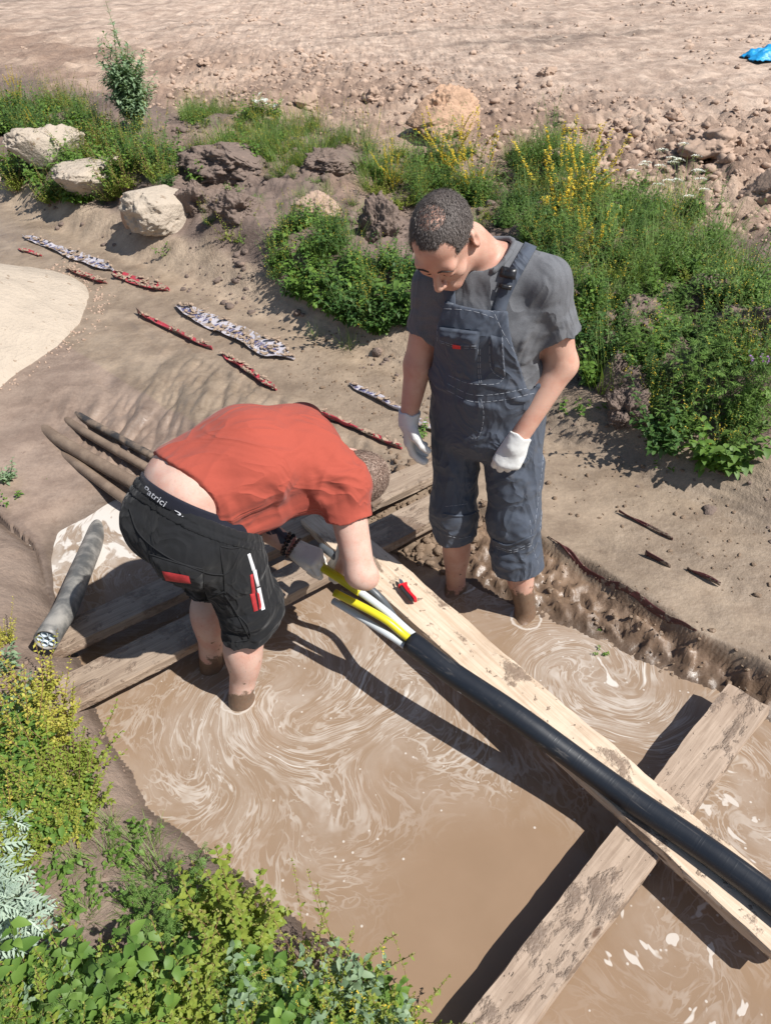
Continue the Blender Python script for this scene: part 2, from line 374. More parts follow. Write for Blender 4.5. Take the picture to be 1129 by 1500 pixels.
# ================================================================== boards
def wood(name, light, dark, mud=.5, seed=0.0, mudc=(.17, .115, .08), wetmud=.6):
    k = NT(name); o = k.obj()
    g = k.noise(k.map(o, (1.6, 26, 26), loc=(seed, seed, 0)), 3.2, 5, .6, .7)
    saw = k.noise(k.map(o, (120, 3, 3), rot=(0, 0, .12)), 1, 2, .5)
    n = k.noise(k.map(o, loc=(seed, 2, 0)), 5, 4, .6)
    base = k.mix(k.ramp(g, .3, .72), dark, light)
    base = k.mix(k.math('MULTIPLY', saw, .22), base, k.mix(1, base, (.6, .55, .5), 'MULTIPLY'))
    base = k.mix(k.math('MULTIPLY', k.ramp(n, .45, .75), .45), base, k.mix(1, base, (.62, .55, .5), 'MULTIPLY'))
    # knots
    vo = k.n('TexVoronoi'); k.put(vo.inputs['Vector'], k.map(o, (1.6, 4.5, 4.5), loc=(seed + .3, seed, 0))); vo.inputs['Scale'].default_value = 1.6
    base = k.mix(k.math('SUBTRACT', 1, k.ramp(vo.outputs['Distance'], .035, .075)), base, (.13, .075, .045))
    m1 = k.noise(k.map(o, (.75, 1.3, 1.3), loc=(seed * 2, 1, seed)), 7.5, 6, .62, .3)
    msk = k.ramp(k.math('ADD', m1, k.math('MULTIPLY', k.math('SUBTRACT', k.noise(o, 55, 3, .6), .5), .14)), .70 - mud * .24, .80 - mud * .24)
    m2 = k.ramp(k.noise(k.map(o, loc=(4, seed, 0)), 30, 3, .6), .64, .68)
    msk = k.math('MAXIMUM', msk, k.math('MULTIPLY', m2, .85))
    mc = k.mix(k.noise(o, 40, 3), tuple(np.array(mudc) * .75), tuple(np.array(mudc) * 1.35))
    k.set(Base_Color=k.mix(k.math('MULTIPLY', msk, .86), base, mc), Roughness=k.mix(msk, (.75,) * 3, (wetmud,) * 3))
    k.bump(k.math('ADD', k.math('MULTIPLY', g, .35), k.math('MULTIPLY', msk, k.math('ADD', .5, k.noise(o, 60, 3)))), .7, .006)
    return k.m

def plank(name, label, p0, p1, wid, th, m, twist=0.0, seed=1, group=None, wid1=None, bow=0.0):
    """a sawn board; p0 and p1 are the ends of its top face's centre line"""
    p0 = Vector(p0); p1 = Vector(p1); ax = (p1 - p0); L = ax.length; ax.normalize()
    side = Vector((0, 0, 1)).cross(ax).normalized(); up = ax.cross(side)
    n = max(12, int(L / .04)); v = []; f = []
    prof = [(-.5, -.008), (-.488, 0), (-.25, .0), (0, .0), (.25, 0), (.488, 0), (.5, -.008), (.5, -th + .006), (.49, -th), (-.49, -th), (-.5, -th + .006)]
    K = len(prof)
    for i in range(n + 1):
        t = i / n; wd = lerp(wid, wid1 or wid, t)
        for j, (a, b) in enumerate(prof):
            e = 0.004 * (float(vnoise(t * L * 7, j * .4, seed)) - .5) + 0.0025 * (float(vnoise(t * L * 40, j, seed + 3)) - .5)
            endw = .012 * (float(vnoise(j * 1.7, seed, t)) - .5) if i in (0, n) else 0
            v.append((t * L + endw, a * wd + (e * 1.6 if abs(a) > .4 else 0), b + e * .7 + bow * 4 * t * (1 - t)))
    for i in range(n):
        for j in range(K):
            f.append((i * K + j, (i + 1) * K + j, (i + 1) * K + (j + 1) % K, i * K + (j + 1) % K))
    f.append(tuple(range(K))); f.append(tuple(n * K + j for j in range(K))[::-1])
    me = mesh_from(name, v, f)
    o = obj(name, me, m, sm=False)
    o.matrix_world = Matrix((( ax.x, side.x, up.x, p0.x), (ax.y, side.y, up.y, p0.y), (ax.z, side.z, up.z, p0.z), (0, 0, 0, 1))) @ Matrix.Rotation(twist, 4, 'X')
    for p in me.polygons: p.use_smooth = False
    return tag(o, label, 'board', group)
M_WOOD = wood('pale_sawn_wood', (.66, .54, .415), (.52, .395, .28), .66, 1.3)
M_WOOD2 = wood('muddy_sawn_wood', (.38, .295, .22), (.25, .185, .135), .85, 4.1)
M_WOOD3 = wood('stained_sawn_wood', (.43, .33, .25), (.30, .22, .16), .72, 7.7, (.15, .105, .075))
G = 'boards bridging the trench'
def mid(a, b): return (np.asarray(a) + np.asarray(b)) / 2
ZA, ZB, ZD = .145, .145, .098
# the long board the duct lies on: its two edges met on its top face
zl0, zl1 = ZA + .05, ZD + .048
L0 = mid(at(425, 752, zl0), at(502, 748, zl0)); L1 = mid(at(1180, 1437, zl1), at(1180, 1335, zl1))
LW = .165
plank('board', 'long pale plank running lengthwise under the black duct, with the knife on it', L0, L1, LW, .044, M_WOOD, seed=2, group=G)
A0 = mid(at(62, 1002, ZA - .02), at(118, 1030, ZA - .02)); A1 = mid(at(628, 732, ZA + .03), at(662, 742, ZA + .03))
plank('board', "muddy cross board behind the bending man's near leg, pale end by yellow weeds", A0, A1, .16, .045, M_WOOD2, seed=5, group=G)
B0 = mid(at(28, 938, ZB - .02), at(60, 968, ZB - .02)); B1 = mid(at(650, 662, ZB + .04), at(668, 680, ZB + .04))
plank('board', 'cross board under the cut end of the grey duct, farthest from the camera', B0, B1, .14, .045, M_WOOD2, seed=8, group=G)
D0 = mid(at(640, 1545, ZD), at(745, 1545, ZD)); D1 = mid(at(1072, 1008, ZD + .02), at(1122, 1030, ZD + .02))
plank('board', 'stained cross board under the long plank at lower right, a brown mud blot on it', D0, D1, .128, .045, M_WOOD3, seed=11, group=G, wid1=.15)

# ================================================================== ducts
M_BLACK = plain('black_polyethylene', (.012, .014, .018), .33, .2, 12, .15, .002)
def duct_black():
    k = NT('scuffed_black_polyethylene'); o = k.map(k.obj(), rot=(0, 0, .83))
    sc1 = k.noise(k.map(o, (3, 40, 40)), 1.5, 4, .6, .4); sc2 = k.noise(o, 9, 5, .65)
    dust = k.math('MULTIPLY', k.ramp(sc1, .55, .8), k.ramp(sc2, .4, .7))
    fine = k.ramp(k.noise(k.map(o, (160, 2, 2)), 1, 2), .5, .8)
    k.set(Base_Color=k.mix(k.math('ADD', k.math('MULTIPLY', dust, .75), k.math('MULTIPLY', fine, .008)), (.012, .015, .021), (.19, .17, .15)),
          Roughness=k.math('ADD', .3, k.math('MULTIPLY', sc2, .25)))
    k.bump(k.math('ADD', k.math('MULTIPLY', fine, .25), sc2), .3, .003); return k.m
M_DUCT = duct_black()
M_GREYT = plain('pale_grey_polyethylene', (.50, .53, .54), .35, .1, 20, .05)
M_DGREYT = plain('dark_grey_polyethylene', (.085, .095, .105), .4, .2, 20, .05)
M_YEL = plain('yellow_polyethylene', (.62, .53, .02), .35, .06, 20, .05)
M_MUDC = plain('brown_mud', (.19, .13, .085), .75, .3, 40, .8, .008)

def axis_obj(name, pts, r, m, parent=None, n=20, hollow=None, flat=1.0, mi=None):
    mb = MB(); mb.tube(pts, r, n, cap=hollow is None)
    o = None
    if hollow is not None:
        inner = MB(); inner.tube(pts, (np.array(r) if hasattr(r, '__len__') else np.full(len(pts), r)) * hollow, n, cap=False)
        b = len(mb.v); k = len(pts); mb.add(inner.v, [q[::-1] for q in inner.f])
        for e in (0, k - 1):
            for j in range(n):
                q = (e * n + j, e * n + (j + 1) % n, b + e * n + (j + 1) % n, b + e * n + j)
                mb.f.append(q if e else q[::-1])
    return mb.build(name, m, parent)
RP = .0395
# main duct with its bundle of small tubes fanning out of the cut end
pe = at(601, 940, .315); pts = [pe, at(660, 985, .295), at(760, 1052, .262), at(900, 1154, zl1 + RP + .004), at(1060, 1264, zl1 + RP), at(1230, 1395, zl1 + RP)]
dk = empty('cable_duct', tuple(pe), 'thick black duct on the pale plank, yellow and grey tubes fanning from its end', 'duct')
def local(pts, p): return [np.asarray(q, float) - np.asarray(p.location) for q in pts]
# its jacket is straightened along X so the scuffs run with it
axis_obj('jacket', local(spline(pts, 40), dk), RP, M_DUCT, dk, 28, .88)
dirp = (np.asarray(pts[1]) - pe); dirp /= np.linalg.norm(dirp)
inn = pe + dirp * .25
def tube(name, p, r, m, n=16, hollow=.72): return axis_obj(name, local(spline(p, 26), dk), r, m, dk, n, hollow)
rt = .0135
off = np.array([0, 0, 1.0]); sdv = np.cross(dirp, off); sdv /= np.linalg.norm(sdv); upv = np.cross(sdv, dirp)
def slot(a, b): return inn + sdv * a + upv * b, pe + sdv * a + upv * b
def fan(a, b, *rest): return [*slot(a, b), *rest]
t1 = tube('tube', fan(.006, .020, at(560, 905, .385), at(490, 868, .415)), rt * 1.05, M_YEL)
t2 = tube('tube', fan(.022, -.008, at(560, 924, .335), at(488, 880, .355)), rt * .95, M_GREYT)
t3 = tube('tube', fan(-.004, -.008, at(560, 905, .35), at(497, 868, .372)), rt * .95, M_DGREYT)
hand_z = .44
t4 = tube('tube', fan(-.022, .010, at(567, 897, .385), at(520, 862, .425), at(480, 836, .445), at(448, 815, .43)), rt, M_GREYT)
sl = axis_obj('sleeve', local(spline([at(528, 868, .419), at(503, 851, .436), at(480, 836, .445), at(456, 820, .435)], 16), dk), rt * 1.22, M_YEL, dk, 16, .9)
t5 = tube('tube', fan(-.016, -.022, at(560, 880, .32), at(522, 845, .40), at(490, 815, .445), at(470, 800, .45)), rt * 1.05, M_DGREYT)

# grey duct with cut end on the left boards
k = NT('dusty_black_duct'); o = k.obj(); n = k.noise(o, 11, 5, .6)
k.set(Base_Color=k.mix(k.ramp(n, .35, .68), (.085, .085, .082), (.30, .28, .25)), Roughness=.45); k.bump(n, .2, .004)
pc = at(68, 938, .235)
cd = empty('cable_duct', tuple(pc), 'grey dusty duct lying across two boards with its cut end facing the yellow weeds', 'duct')
pts = [pc, at(97, 890, .195), at(120, 835, .10), at(138, 792, .0), at(146, 770, -.05)]
axis_obj('jacket', local(spline(pts, 24), cd), .046, k.m, cd, 24, .86)
d = np.asarray(pts[1]) - pc; d /= np.linalg.norm(d); sx = np.cross(d, [0, 0, 1.0]); sx /= np.linalg.norm(sx); sz = np.cross(sx, d)
M_PALE = plain('pale_blue_grey_tube', (.42, .48, .52), .4, .2, 60, .2)
for j in range(5):
    a = 2 * math.pi * j / 5 + .4; c0 = pc + sx * math.cos(a) * .0235 + sz * math.sin(a) * .0235
    axis_obj('tube', local([c0 + d * .004, c0 + d * .1], cd), .0132, M_PALE, cd, 12, .8)
axis_obj('core', local([pc + d * .012, pc + d * .1], cd), .0085, M_DGREYT, cd, 10)
# mud plug behind the tubes fills the rest of the bore
axis_obj('filler', local([pc + d * .03, pc + d * .06], cd), .036, M_GREYT, cd, 16)

# old ducts coming out of the mud behind the bending man
def muddy_duct(base):
    k = NT('mud_caked_duct'); o = k.obj(); n = k.noise(o, 9, 5, .62); n2 = k.noise(o, 50, 4)
    k.set(Base_Color=k.mix(k.ramp(n, .45, .7), base, (.24, .175, .125)), Roughness=k.mix(n2, (.35,) * 3, (.7,) * 3)); k.bump(k.math('ADD', n, k.math('MULTIPLY', n2, .4)), .5, .008); return k.m
M_OLD = muddy_duct((.17, .12, .085)); M_OLDB = muddy_duct((.035, .033, .032))
for lab, p, r, m in (
    ('thin dark duct emerging from the mud, farthest of the four behind the bending man', [(88, 590, .045), (130, 617, .115), (218, 665, .13), (290, 706, .06), (360, 745, -.1)], .021, M_OLDB),
    ('mud-coated duct between the thin dark one and the thick broken-topped one', [(74, 598, .03), (120, 630, .11), (212, 683, .12), (290, 724, .05), (360, 765, -.1)], .024, M_OLD),
    ('thick muddy duct with a broken dark patch on top, behind the bending man', [(42, 604, -.02), (80, 640, .095), (203, 712, .115), (280, 755, .04), (340, 790, -.1)], .034, M_OLD),
    ('muddy duct nearest the pale foam, lowest of the four behind the bending man', [(62, 640, -.01), (110, 678, .08), (190, 736, .085), (260, 785, .0), (320, 820, -.1)], .026, M_OLD)):
    P = [at(a, b, c - .022) for a, b, c in p]
    o = axis_obj('buried_duct', [q - P[1] for q in spline(P, 24)], r, m, None, 18); o.location = P[1]
    tag(o, lab, 'duct', 'old ducts coming out of the mud')

# ================================================================== knife on the long plank
M_RED = plain('red_plastic', (.52, .012, .022), .4, .1, 20, .1); M_DARKP = plain('black_rubber', (.02, .02, .022), .55, .2, 30, .2)
M_STEEL = plain('steel_blade', (.42, .43, .44), .3, .1, 30, 0, metal=.9)
kb = at(606, 884, zl0 + .002); kt = at(575, 838, zl0 + .002)
ax = Vector(kt - kb); KL = ax.length; ax.normalize()
kn = empty('utility_knife', tuple(kb), 'red and black folding cable knife lying open on the pale plank', 'knife', rz=math.atan2(ax.y, ax.x))
def slab(name, outline, z0, z1, m, parent, bev=.002):
    bm = bmesh.new(); lo = [bm.verts.new((x, y, z0)) for x, y in outline]; hi = [bm.verts.new((x, y, z1)) for x, y in outline]
    n = len(outline); bm.faces.new(lo[::-1]); bm.faces.new(hi)
    for i in range(n): bm.faces.new((lo[i], lo[(i + 1) % n], hi[(i + 1) % n], hi[i]))
    bmesh.ops.recalc_face_normals(bm, faces=bm.faces)
    if bev: bmesh.ops.bevel(bm, geom=list(bm.edges), offset=bev, segments=2, affect='EDGES', profile=.5)
    me = bpy.data.meshes.new(name); bm.to_mesh(me); bm.free(); return obj(name, me, m, parent, sm=False)
slab('handle', [(0, -.014), (.012, -.017), (.045, -.012), (.085, -.014), (.098, -.010), (.098, .004), (.06, .003), (.02, -.003), (.003, -.002)], 0, .018, M_RED, kn)
slab('grip', [(.004, 0), (.03, -.0015), (.065, .004), (.099, .005), (.104, .013), (.075, .016), (.04, .012), (.008, .009)], 0.001, .016, M_DARKP, kn)
slab('guard', [(.094, -.019), (.101, -.019), (.103, .017), (.097, .019)], .002, .02, M_RED, kn, .0015)
slab('blade', [(.098, -.008), (.128, -.012), (.140, -.004), (.125, .003), (.10, .004)], .006, .0085, M_STEEL, kn, 0)
slab('hook_blade', [(.098, .007), (.118, .012), (.132, .010), (.124, .0165), (.10, .016)], .004, .009, M_DARKP, kn, 0)

# ================================================================== half-buried warning tapes on the mud ledge
def tape_mat(name, col, letters):
    k = NT(name); o = k.obj(); n = k.noise(o, 14, 5, .65); n2 = k.noise(k.map(o, loc=(3, 3, 0)), 45, 3)
    mud = k.ramp(k.math('ADD', k.math('MULTIPLY', n, .7), k.math('MULTIPLY', n2, .3)), .52, .56)
    k.set(Base_Color=k.mix(mud, k.mix(n2, tuple(np.array(col) * .75), col), k.mix(n2, (.19, .14, .10), (.30, .23, .17))), Roughness=k.mix(mud, (.4,) * 3, (.8,) * 3)); k.bump(k.math('ADD', mud, n2), .6, .006); return k.m
M_TW = tape_mat('dirty_white_tape', (.52, .49, .53), 1); M_TR = tape_mat('dirty_red_tape', (.46, .055, .075), 0)
M_TDARK = tape_mat('dark_muddy_tape', (.10, .03, .03), 0)
M_INK = plain('blue_tape_ink', (.10, .10, .22), .5, .2, 40, 0)
M_FLAKE = plain('dried_mud_flake', (.32, .235, .17), .85, .35, 30, .6, .004); 
def tape(label, p0, p1, wid, m, cover=1.0, letters=False, z=None, seed=0, edge=.012, curl=.02):
    a = hit(*p0); b = hit(*p1); a = np.array(a); b = np.array(b); L = np.linalg.norm((b - a)[:2]); n = int(L / .012) + 2
    dr = (b - a)[:2] / np.linalg.norm((b - a)[:2]); nr = np.array([-dr[1], dr[0]])
    root = a * .5 + b * .5; V = []; m_ = 9
    for i in range(n):
        t = i / (n - 1); wv = wid * (0.65 + .5 * float(vnoise(t * L * 5, seed, 1))) * min(1, 6 * t + .15, 6 * (1 - t) + .15)
        for j in range(m_):
            u = (j / (m_ - 1) - .5)
            p = a[:2] + dr * L * t + nr * (u * wv + .02 * (float(vnoise(t * L * 3, seed + 2)) - .5))
            zz = float(terrain(p[0], p[1])) + .004 + .010 * (float(vnoise(t * L * 16, u * 3, seed + 4)) - .35) + edge * (abs(u) * 2) ** 4 * float(vnoise(t * L * 9, u * 2 + 9, seed)) + curl * max(0, -u * 2) ** 3 * float(vnoise(t * L * 4, 3, seed))
            V.append((p[0] - root[0], p[1] - root[1], zz - root[2]))
    F_ = [(i * m_ + j, (i + 1) * m_ + j, (i + 1) * m_ + j + 1, i * m_ + j + 1) for i in range(n - 1) for j in range(m_ - 1)]
    me = mesh_from('warning_tape', V, F_); o = obj('warning_tape', me, m); o.location = root
    md = o.modifiers.new('thickness', 'SOLIDIFY'); md.thickness = .0015
    tag(o, label, 'warning tape', 'torn warning tapes half buried in the mud ledge')
    VV = np.array(V).reshape(n, m_, 3)
    if letters:                                         # broken blue block letters, too worn to read
        mb = MB(); t = .06
        r_ = random.Random(seed)
        while t < .92:
            if r_.random() < .75:
                i = int(t * (n - 1)); c0 = VV[i, 3] * .5 + VV[i, 5] * .5 + np.array([0, 0, .004]); hgt = wid * .17
                for q in range(r_.choice((2, 2, 3))):
                    ang = r_.choice((0, 0, .35, -.35)); w0 = c0 + np.append(dr, 0) * (q * .008)
                    d3 = np.append(nr * math.cos(ang) + dr * math.sin(ang), 0)
                    mb.tube([w0 - d3 * hgt, w0 + d3 * hgt], .0028, 5, flat=.3)
                if r_.random() < .6: mb.tube([c0 + np.append(nr * hgt * .8, 0), c0 + np.append(nr * hgt * .8 + dr * .016, 0)], .0024, 5, flat=.3)
            t += .03 / L
        mb.build('lettering', M_INK, o)
    # curled flakes of drying mud on it
    if cover > 0:
        mb = MB(); r_ = random.Random(seed + 50)
        for q in range(int(L * 42 * cover)):
            i = r_.randrange(1, n - 1); j = r_.randrange(0, m_); c0 = VV[i, j]; s_ = r_.uniform(.010, .028); an = r_.gauss(math.atan2(dr[1], dr[0]) + r_.choice((.5, -.6, 0)), .35)
            u = np.array([math.cos(an), math.sin(an), 0]); v = np.array([-u[1], u[0], 0]); tz = r_.uniform(.2, .9); hh = r_.uniform(.004, .012)
            ring = []
            for e in range(5):
                x = (e / 4 - .5) * 2 * s_; yw = s_ * .42 * (1 - (e / 4 - .5) ** 2 * 2.5) * r_.uniform(.7, 1.2)
                for sg, lift in ((-1, tz * s_ * .45), (0, 0), (1, tz * s_ * .35)):
                    ring.append(c0 + u * x + v * yw * sg + np.array([0, 0, hh + lift + abs(x) * .25]))
            fs = [(e * 3 + g, (e + 1) * 3 + g, (e + 1) * 3 + g + 1, e * 3 + g + 1) for e in range(4) for g in (0, 1)]
            mb.add(ring, fs)
        fo = mb.build('mud_flakes', M_FLAKE, o); fo['kind'] = 'stuff'
        md = fo.modifiers.new('thickness', 'SOLIDIFY'); md.thickness = .003
    return o
tape('long white tape with worn blue lettering, near the sand pile', (36, 348), (168, 398), .11, M_TW, .7, True, seed=1)
tape('red torn tape piece ending the long white tape near the sand boulder', (165, 402), (248, 428), .09, M_TR, 1.6, seed=2)
tape('broad white tape strip caked with mud flakes in mid ledge', (258, 450), (432, 528), .15, M_TW, 1.7, True, seed=3)
tape('narrow red tape on edge between the broad white strip and the mud slide', (204, 460), (312, 514), .045, M_TR, .5, seed=4, curl=.05)
tape('short red torn tape just below the broad white strip', (324, 520), (404, 574), .07, M_TR, 1.2, seed=5, curl=.03)
tape("red tape strip behind the bending man's head", (442, 598), (588, 660), .055, M_TR, .8, seed=6, curl=.04)
tape("thin white tape piece beside the standing man's gloved hand", (512, 564), (590, 606), .05, M_TW, .4, True, seed=7)
tape("pale tape end partly hidden behind the standing man's legs", (606, 618), (650, 640), .045, M_TW, .8, seed=8)
tape('tiny red scrap of tape at the foot of the sand pile', (30, 365), (62, 376), .05, M_TR, .4, seed=9)
tape('row of small red and brown tape shreds beside the long white tape', (100, 396), (158, 416), .05, M_TR, 1.5, seed=10)
o = tape('dark red tape edge hanging over the mud step right of the standing man', (800, 792), (1020, 925), .012, M_TDARK, 0, seed=12, curl=.0, edge=0)

tape('thin dark tape edge buried in the ledge right of the man, uppermost of three', (905, 752), (985, 792), .012, M_TDARK, 0, seed=13, edge=.012)
tape('thin dark tape edge buried in the ledge right of the man, lowest of three', (1003, 838), (1052, 862), .014, M_TDARK, 0, seed=14, edge=.02)
tape('thin dark tape edge buried in the ledge right of the man, middle one', (945, 812), (982, 832), .012, M_TDARK, 0, seed=15, edge=.02)
# ================================================================== sand pile, boulders, clods, tarp
def rock(name, label, cat, p, rx, ry, rz, m, seed=0, rough=.18, sub_=4, group=None, rot=0.0, cuts=13, sink=.2):
    bm = bmesh.new(); bmesh.ops.create_icosphere(bm, subdivisions=sub_, radius=1)
    V = np.array([v.co for v in bm.verts])
    n = fbm(V[:, 0] * 1.3 + seed, V[:, 1] * 1.3, V[:, 2] * 1.3, 3, seed) * 1.6 + .5 * np.abs(fbm(V[:, 0] * 4, V[:, 1] * 4 + seed, V[:, 2] * 4, 4, seed + 3)) + .55 * np.abs(fbm(V[:, 0] * 8, V[:, 1] * 8, V[:, 2] * 8 + seed, 5, seed + 5, .7))
    V = V * (1 + rough * n)[:, None]
    # facets: cut by a few planes
    r_ = np.random.default_rng(seed)
    for q in range(cuts):
        d = r_.normal(size=3); d /= np.linalg.norm(d); lim = r_.uniform(.60, .95); t = V @ d - lim
        V = V - np.maximum(t, 0)[:, None] * d * .85
    V = V * [rx, ry, rz]
    for v, c_ in zip(bm.verts, V): v.co = c_
    me = bpy.data.meshes.new(name); bm.to_mesh(me); bm.free()
    o = obj(name, me, m); o.location = (p[0], p[1], p[2] + rz * (1 - 2 * sink) ); o.rotation_euler = (0, 0, rot)
    return tag(o, label, cat, group)
def soilmat(name, c, var=.2, sc=9, speck=None, bd=.02):
    k = NT(name); o = k.obj(); n = k.noise(o, sc, 6, .62); n2 = k.noise(o, sc * 7, 4)
    c = np.array(c); cc = k.mix(n, tuple(c * (1 - var)), tuple(c * (1 + var)))
    if speck: cc = k.mix(k.ramp(k.noise(k.map(o, loc=(5, 5, 5)), sc * 2.2, 4, .6), .62, .68), cc, speck)
    k.set(Base_Color=cc, Roughness=.95); k.b.inputs['Specular IOR Level'].default_value = .25
    k.bump(k.math('ADD', n, k.math('MULTIPLY', n2, .3)), .8, bd); return k.m
M_SAND = soilmat('pale_dry_sand', (.41, .345, .275), .18, 7, (.27, .205, .15), .04)
M_CLAY = soilmat('orange_clay', (.43, .28, .19), .2, 8, None, .03); M_DSOIL = soilmat('dark_topsoil', (.17, .127, .105), .3, 10, (.25, .18, .14), .03)
M_CLOD = soilmat('dry_clod', (.37, .265, .20), .25, 6, None, .02); M_CLODL = soilmat('pale_clod', (.41, .30, .23), .2, 6, None, .02)
def on(px, py): return hit(px, py)
# sand pile at the left
pc_ = np.array([-3.05, 4.75, .13]); th, rr = np.meshgrid(np.linspace(0, 2 * math.pi, 121), np.linspace(0, 1, 40))
RX = 1.12 * (1 + .06 * fbm(np.cos(th) * 2, np.sin(th) * 2, 0, 3, 4)); 
px_ = pc_[0] + np.cos(th) * rr * RX; py_ = pc_[1] + np.sin(th) * rr * RX * 1.0
hz = .44 * np.clip(1 - rr ** 1.35, 0, 1) + .05 * fbm(px_ * 1.3, py_ * 1.3, 0, 3, 16) * np.clip(4 * (1 - rr), 0, 1) + .022 * fbm(px_ * 3, py_ * 3, 0, 5, 6, .6) + .006 * fbm(px_ * 14, py_ * 14, 0, 4, 7) + .03 * sstep(1, .93, rr) - .02
zz = terrain(px_, py_) * 0 + .13 + hz
o = obj('sand_pile', mesh_from('sand_pile', np.stack([px_ - pc_[0], py_ - pc_[1], zz - pc_[2]], -1).reshape(-1, 3), grid_faces(121, 40)), M_SAND); o.location = pc_
tag(o, 'smooth pale sand pile cut by the left edge of the ledge', 'sand pile')
Gb = 'pale sand boulders on the bank'
p = on(240, 322); rock('boulder', 'pale sandy boulder beside the dark soil, nearest to the tapes', 'boulder', p, .27, .24, .21, M_SAND, 3, .30, 6, Gb, .3, sink=.36)
p = on(140, 268); rock('boulder', 'long pale sandy boulder between leafy weeds behind the sand pile', 'boulder', p, .36, .28, .18, M_SAND, 8, .32, 6, Gb, .9, sink=.38)
p = on(75, 222); rock('boulder', 'pale sandy boulder half hidden by weeds at the far left', 'boulder', p, .34, .25, .18, M_SAND, 12, .32, 6, Gb, .2, sink=.38)
p = on(192, 330); rock('boulder', 'small slab of sandy soil leaning against the pale boulder', 'boulder', p, .06, .05, .14, M_CLAY, 15, .12, 4, Gb, .2)
p = on(648, 190); rock('clay_lump', 'big orange clay lump with a hollow top at the edge of the field', 'clay lump', p, .30, .26, .24, M_CLAY, 21, .5, 6, None, 0, sink=.3)
p = on(640, 205); rock('clay_lump', 'smaller pale clay lump in front of the big orange one', 'clay lump', p, .15, .13, .12, M_CLAY, 24, .45, 5, None, 1)
Gd = 'dark soil humps on the bank'
for (x, y, a, b, h, lab, sd_, m) in ((330, 245, .46, .34, .20, 'dark crumbly soil hump above the pale boulder', 31, M_DSOIL), (292, 300, .20, .18, .17, 'dark soil block touching the pale boulder', 33, M_DSOIL), (345, 310, .26, .2, .15, 'brown soil hump between the yellow weed and the grass', 34, M_DSOIL),
        (480, 245, .30, .25, .13, 'low dark soil hump among the thin weeds in mid bank', 35, M_DSOIL), (555, 345, .18, .13, .2, "cracked upright soil block left of the standing man's head", 37, M_DSOIL), (470, 315, .22, .18, .12, 'pale brown soil lump under the mid bank grass', 38, M_CLOD),
        (905, 560, .17, .14, .15, "dark soil clod right of the standing man's elbow", 39, M_DSOIL), (915, 610, .13, .11, .12, 'reddish dark soil clod above the wet mud slope', 40, M_DSOIL), (1030, 440, .2, .15, .1, 'brown soil lump among grass at right', 41, M_DSOIL), (930, 475, .2, .16, .12, 'shaded soil hump below the big grass clump', 42, M_DSOIL), (1100, 490, .22, .18, .14, 'soil hump at right margin behind the mugwort', 43, M_DSOIL)):
    p = on(x, y); rock('soil_hump', lab, 'soil hump', p, a * .72, b * .72, h * .85, m, sd_, .55, 6, Gd, sd_, cuts=2, sink=.42)
Gc = 'large clods of the ploughed field'
for (x, y, a, lab) in ((1040, 222, .20, 'wide clod casting a dark shadow at the near edge of the ploughed soil'), (1125, 290, .17, 'large brown clod cut by the right margin of the photo'), (1075, 210, .12, 'round pale clod right of the wide shadowed clod'), (985, 175, .10, 'single clod in the far row of ploughed soil'), (905, 190, .09, 'small clod left in the ploughed soil above the yellow flowers'), (450, 155, .14, 'pale clod behind the white bindweed'), (300, 95, .1, 'clod right of the tall goosefoot bush'), (800, 110, .1, 'lone clod far out on the field'), (800, 240, .12, 'grey clod under the bright grass tuft'), (545, 148, .13, 'clod with a shaded face at the field edge')):
    p = on(x, y); rock('clod', lab, 'clod', p, a, a * .8, a * .6, M_CLOD, int(x), .55, 5, Gc, x, cuts=5, sink=.3)
# crumbly clods nobody could count
def ico(n):
    bm = bmesh.new(); bmesh.ops.create_icosphere(bm, subdivisions=n, radius=1); V = np.array([v.co for v in bm.verts]); F_ = np.array([[v.index for v in f.verts] for f in bm.faces]); bm.free(); return V, F_
IV, IF = ico(2)
def scatter_clods(n, pos, size, seed):
    r_ = np.random.default_rng(seed); vs = []; fs = []
    var = []
    for q in range(12):
        d = IV * (1 + .55 * fbm(IV[:, 0] * 1.7 + q * 3, IV[:, 1] * 1.7, IV[:, 2] * 1.7, 4, q, .7) + .18 * r_.normal(size=len(IV)) * .6)[:, None]; d = d * r_.uniform(.65, 1.15, 3); var.append(d)
    for i in range(n):
        a = r_.uniform(0, 6.28); R_ = np.array([[math.cos(a), -math.sin(a), 0], [math.sin(a), math.cos(a), 0], [0, 0, 1]])
        vs.append((var[i % 12] @ R_.T) * size[i] * [1, 1, .75] + pos[i]); fs.append(IF + i * len(IV))
    return np.concatenate(vs), np.concatenate(fs)
def clod_field(name, n, f, seed, m, smin=.012, smax=.06, kind='stuff'):
    r_ = np.random.default_rng(seed); x, y = f(r_, n); z = terrain(x, y)
    sz = smin * (smax / smin) ** (r_.random(len(x)) ** 2.6)
    dist = np.hypot(x, y); sz = np.maximum(sz, dist * .0016)
    v, fc = scatter_clods(len(x), np.stack([x, y, z + sz * r_.uniform(-.35, .25, len(x))], -1), sz, seed); o = obj(name, mesh_from(name, v, fc), m, sm=False); tag(o, kind=kind); return o
def reg(s0, s1, w0, w1, dens=None):
    def f(r_, n):
        s = r_.uniform(s0, s1, n); w = r_.uniform(w0, w1, n); x = (s + w) / R2; y = (w - s) / R2
        if dens is not None:
            k_ = r_.random(n) < dens(x, y, s, w); x, y = x[k_], y[k_]
        return x, y
    return f
o = clod_field('soil_clods', 11000, reg(-9, 1.5, 4.9, 8.0, lambda x, y, s, w: .25 + .75 * sstep(-4.6, -2.8, s) * sstep(7.6, 6.0, w)), 5, M_CLOD, .012, .06); o['label'] = 'crumbled clods strewn over the near edge of the ploughed field'
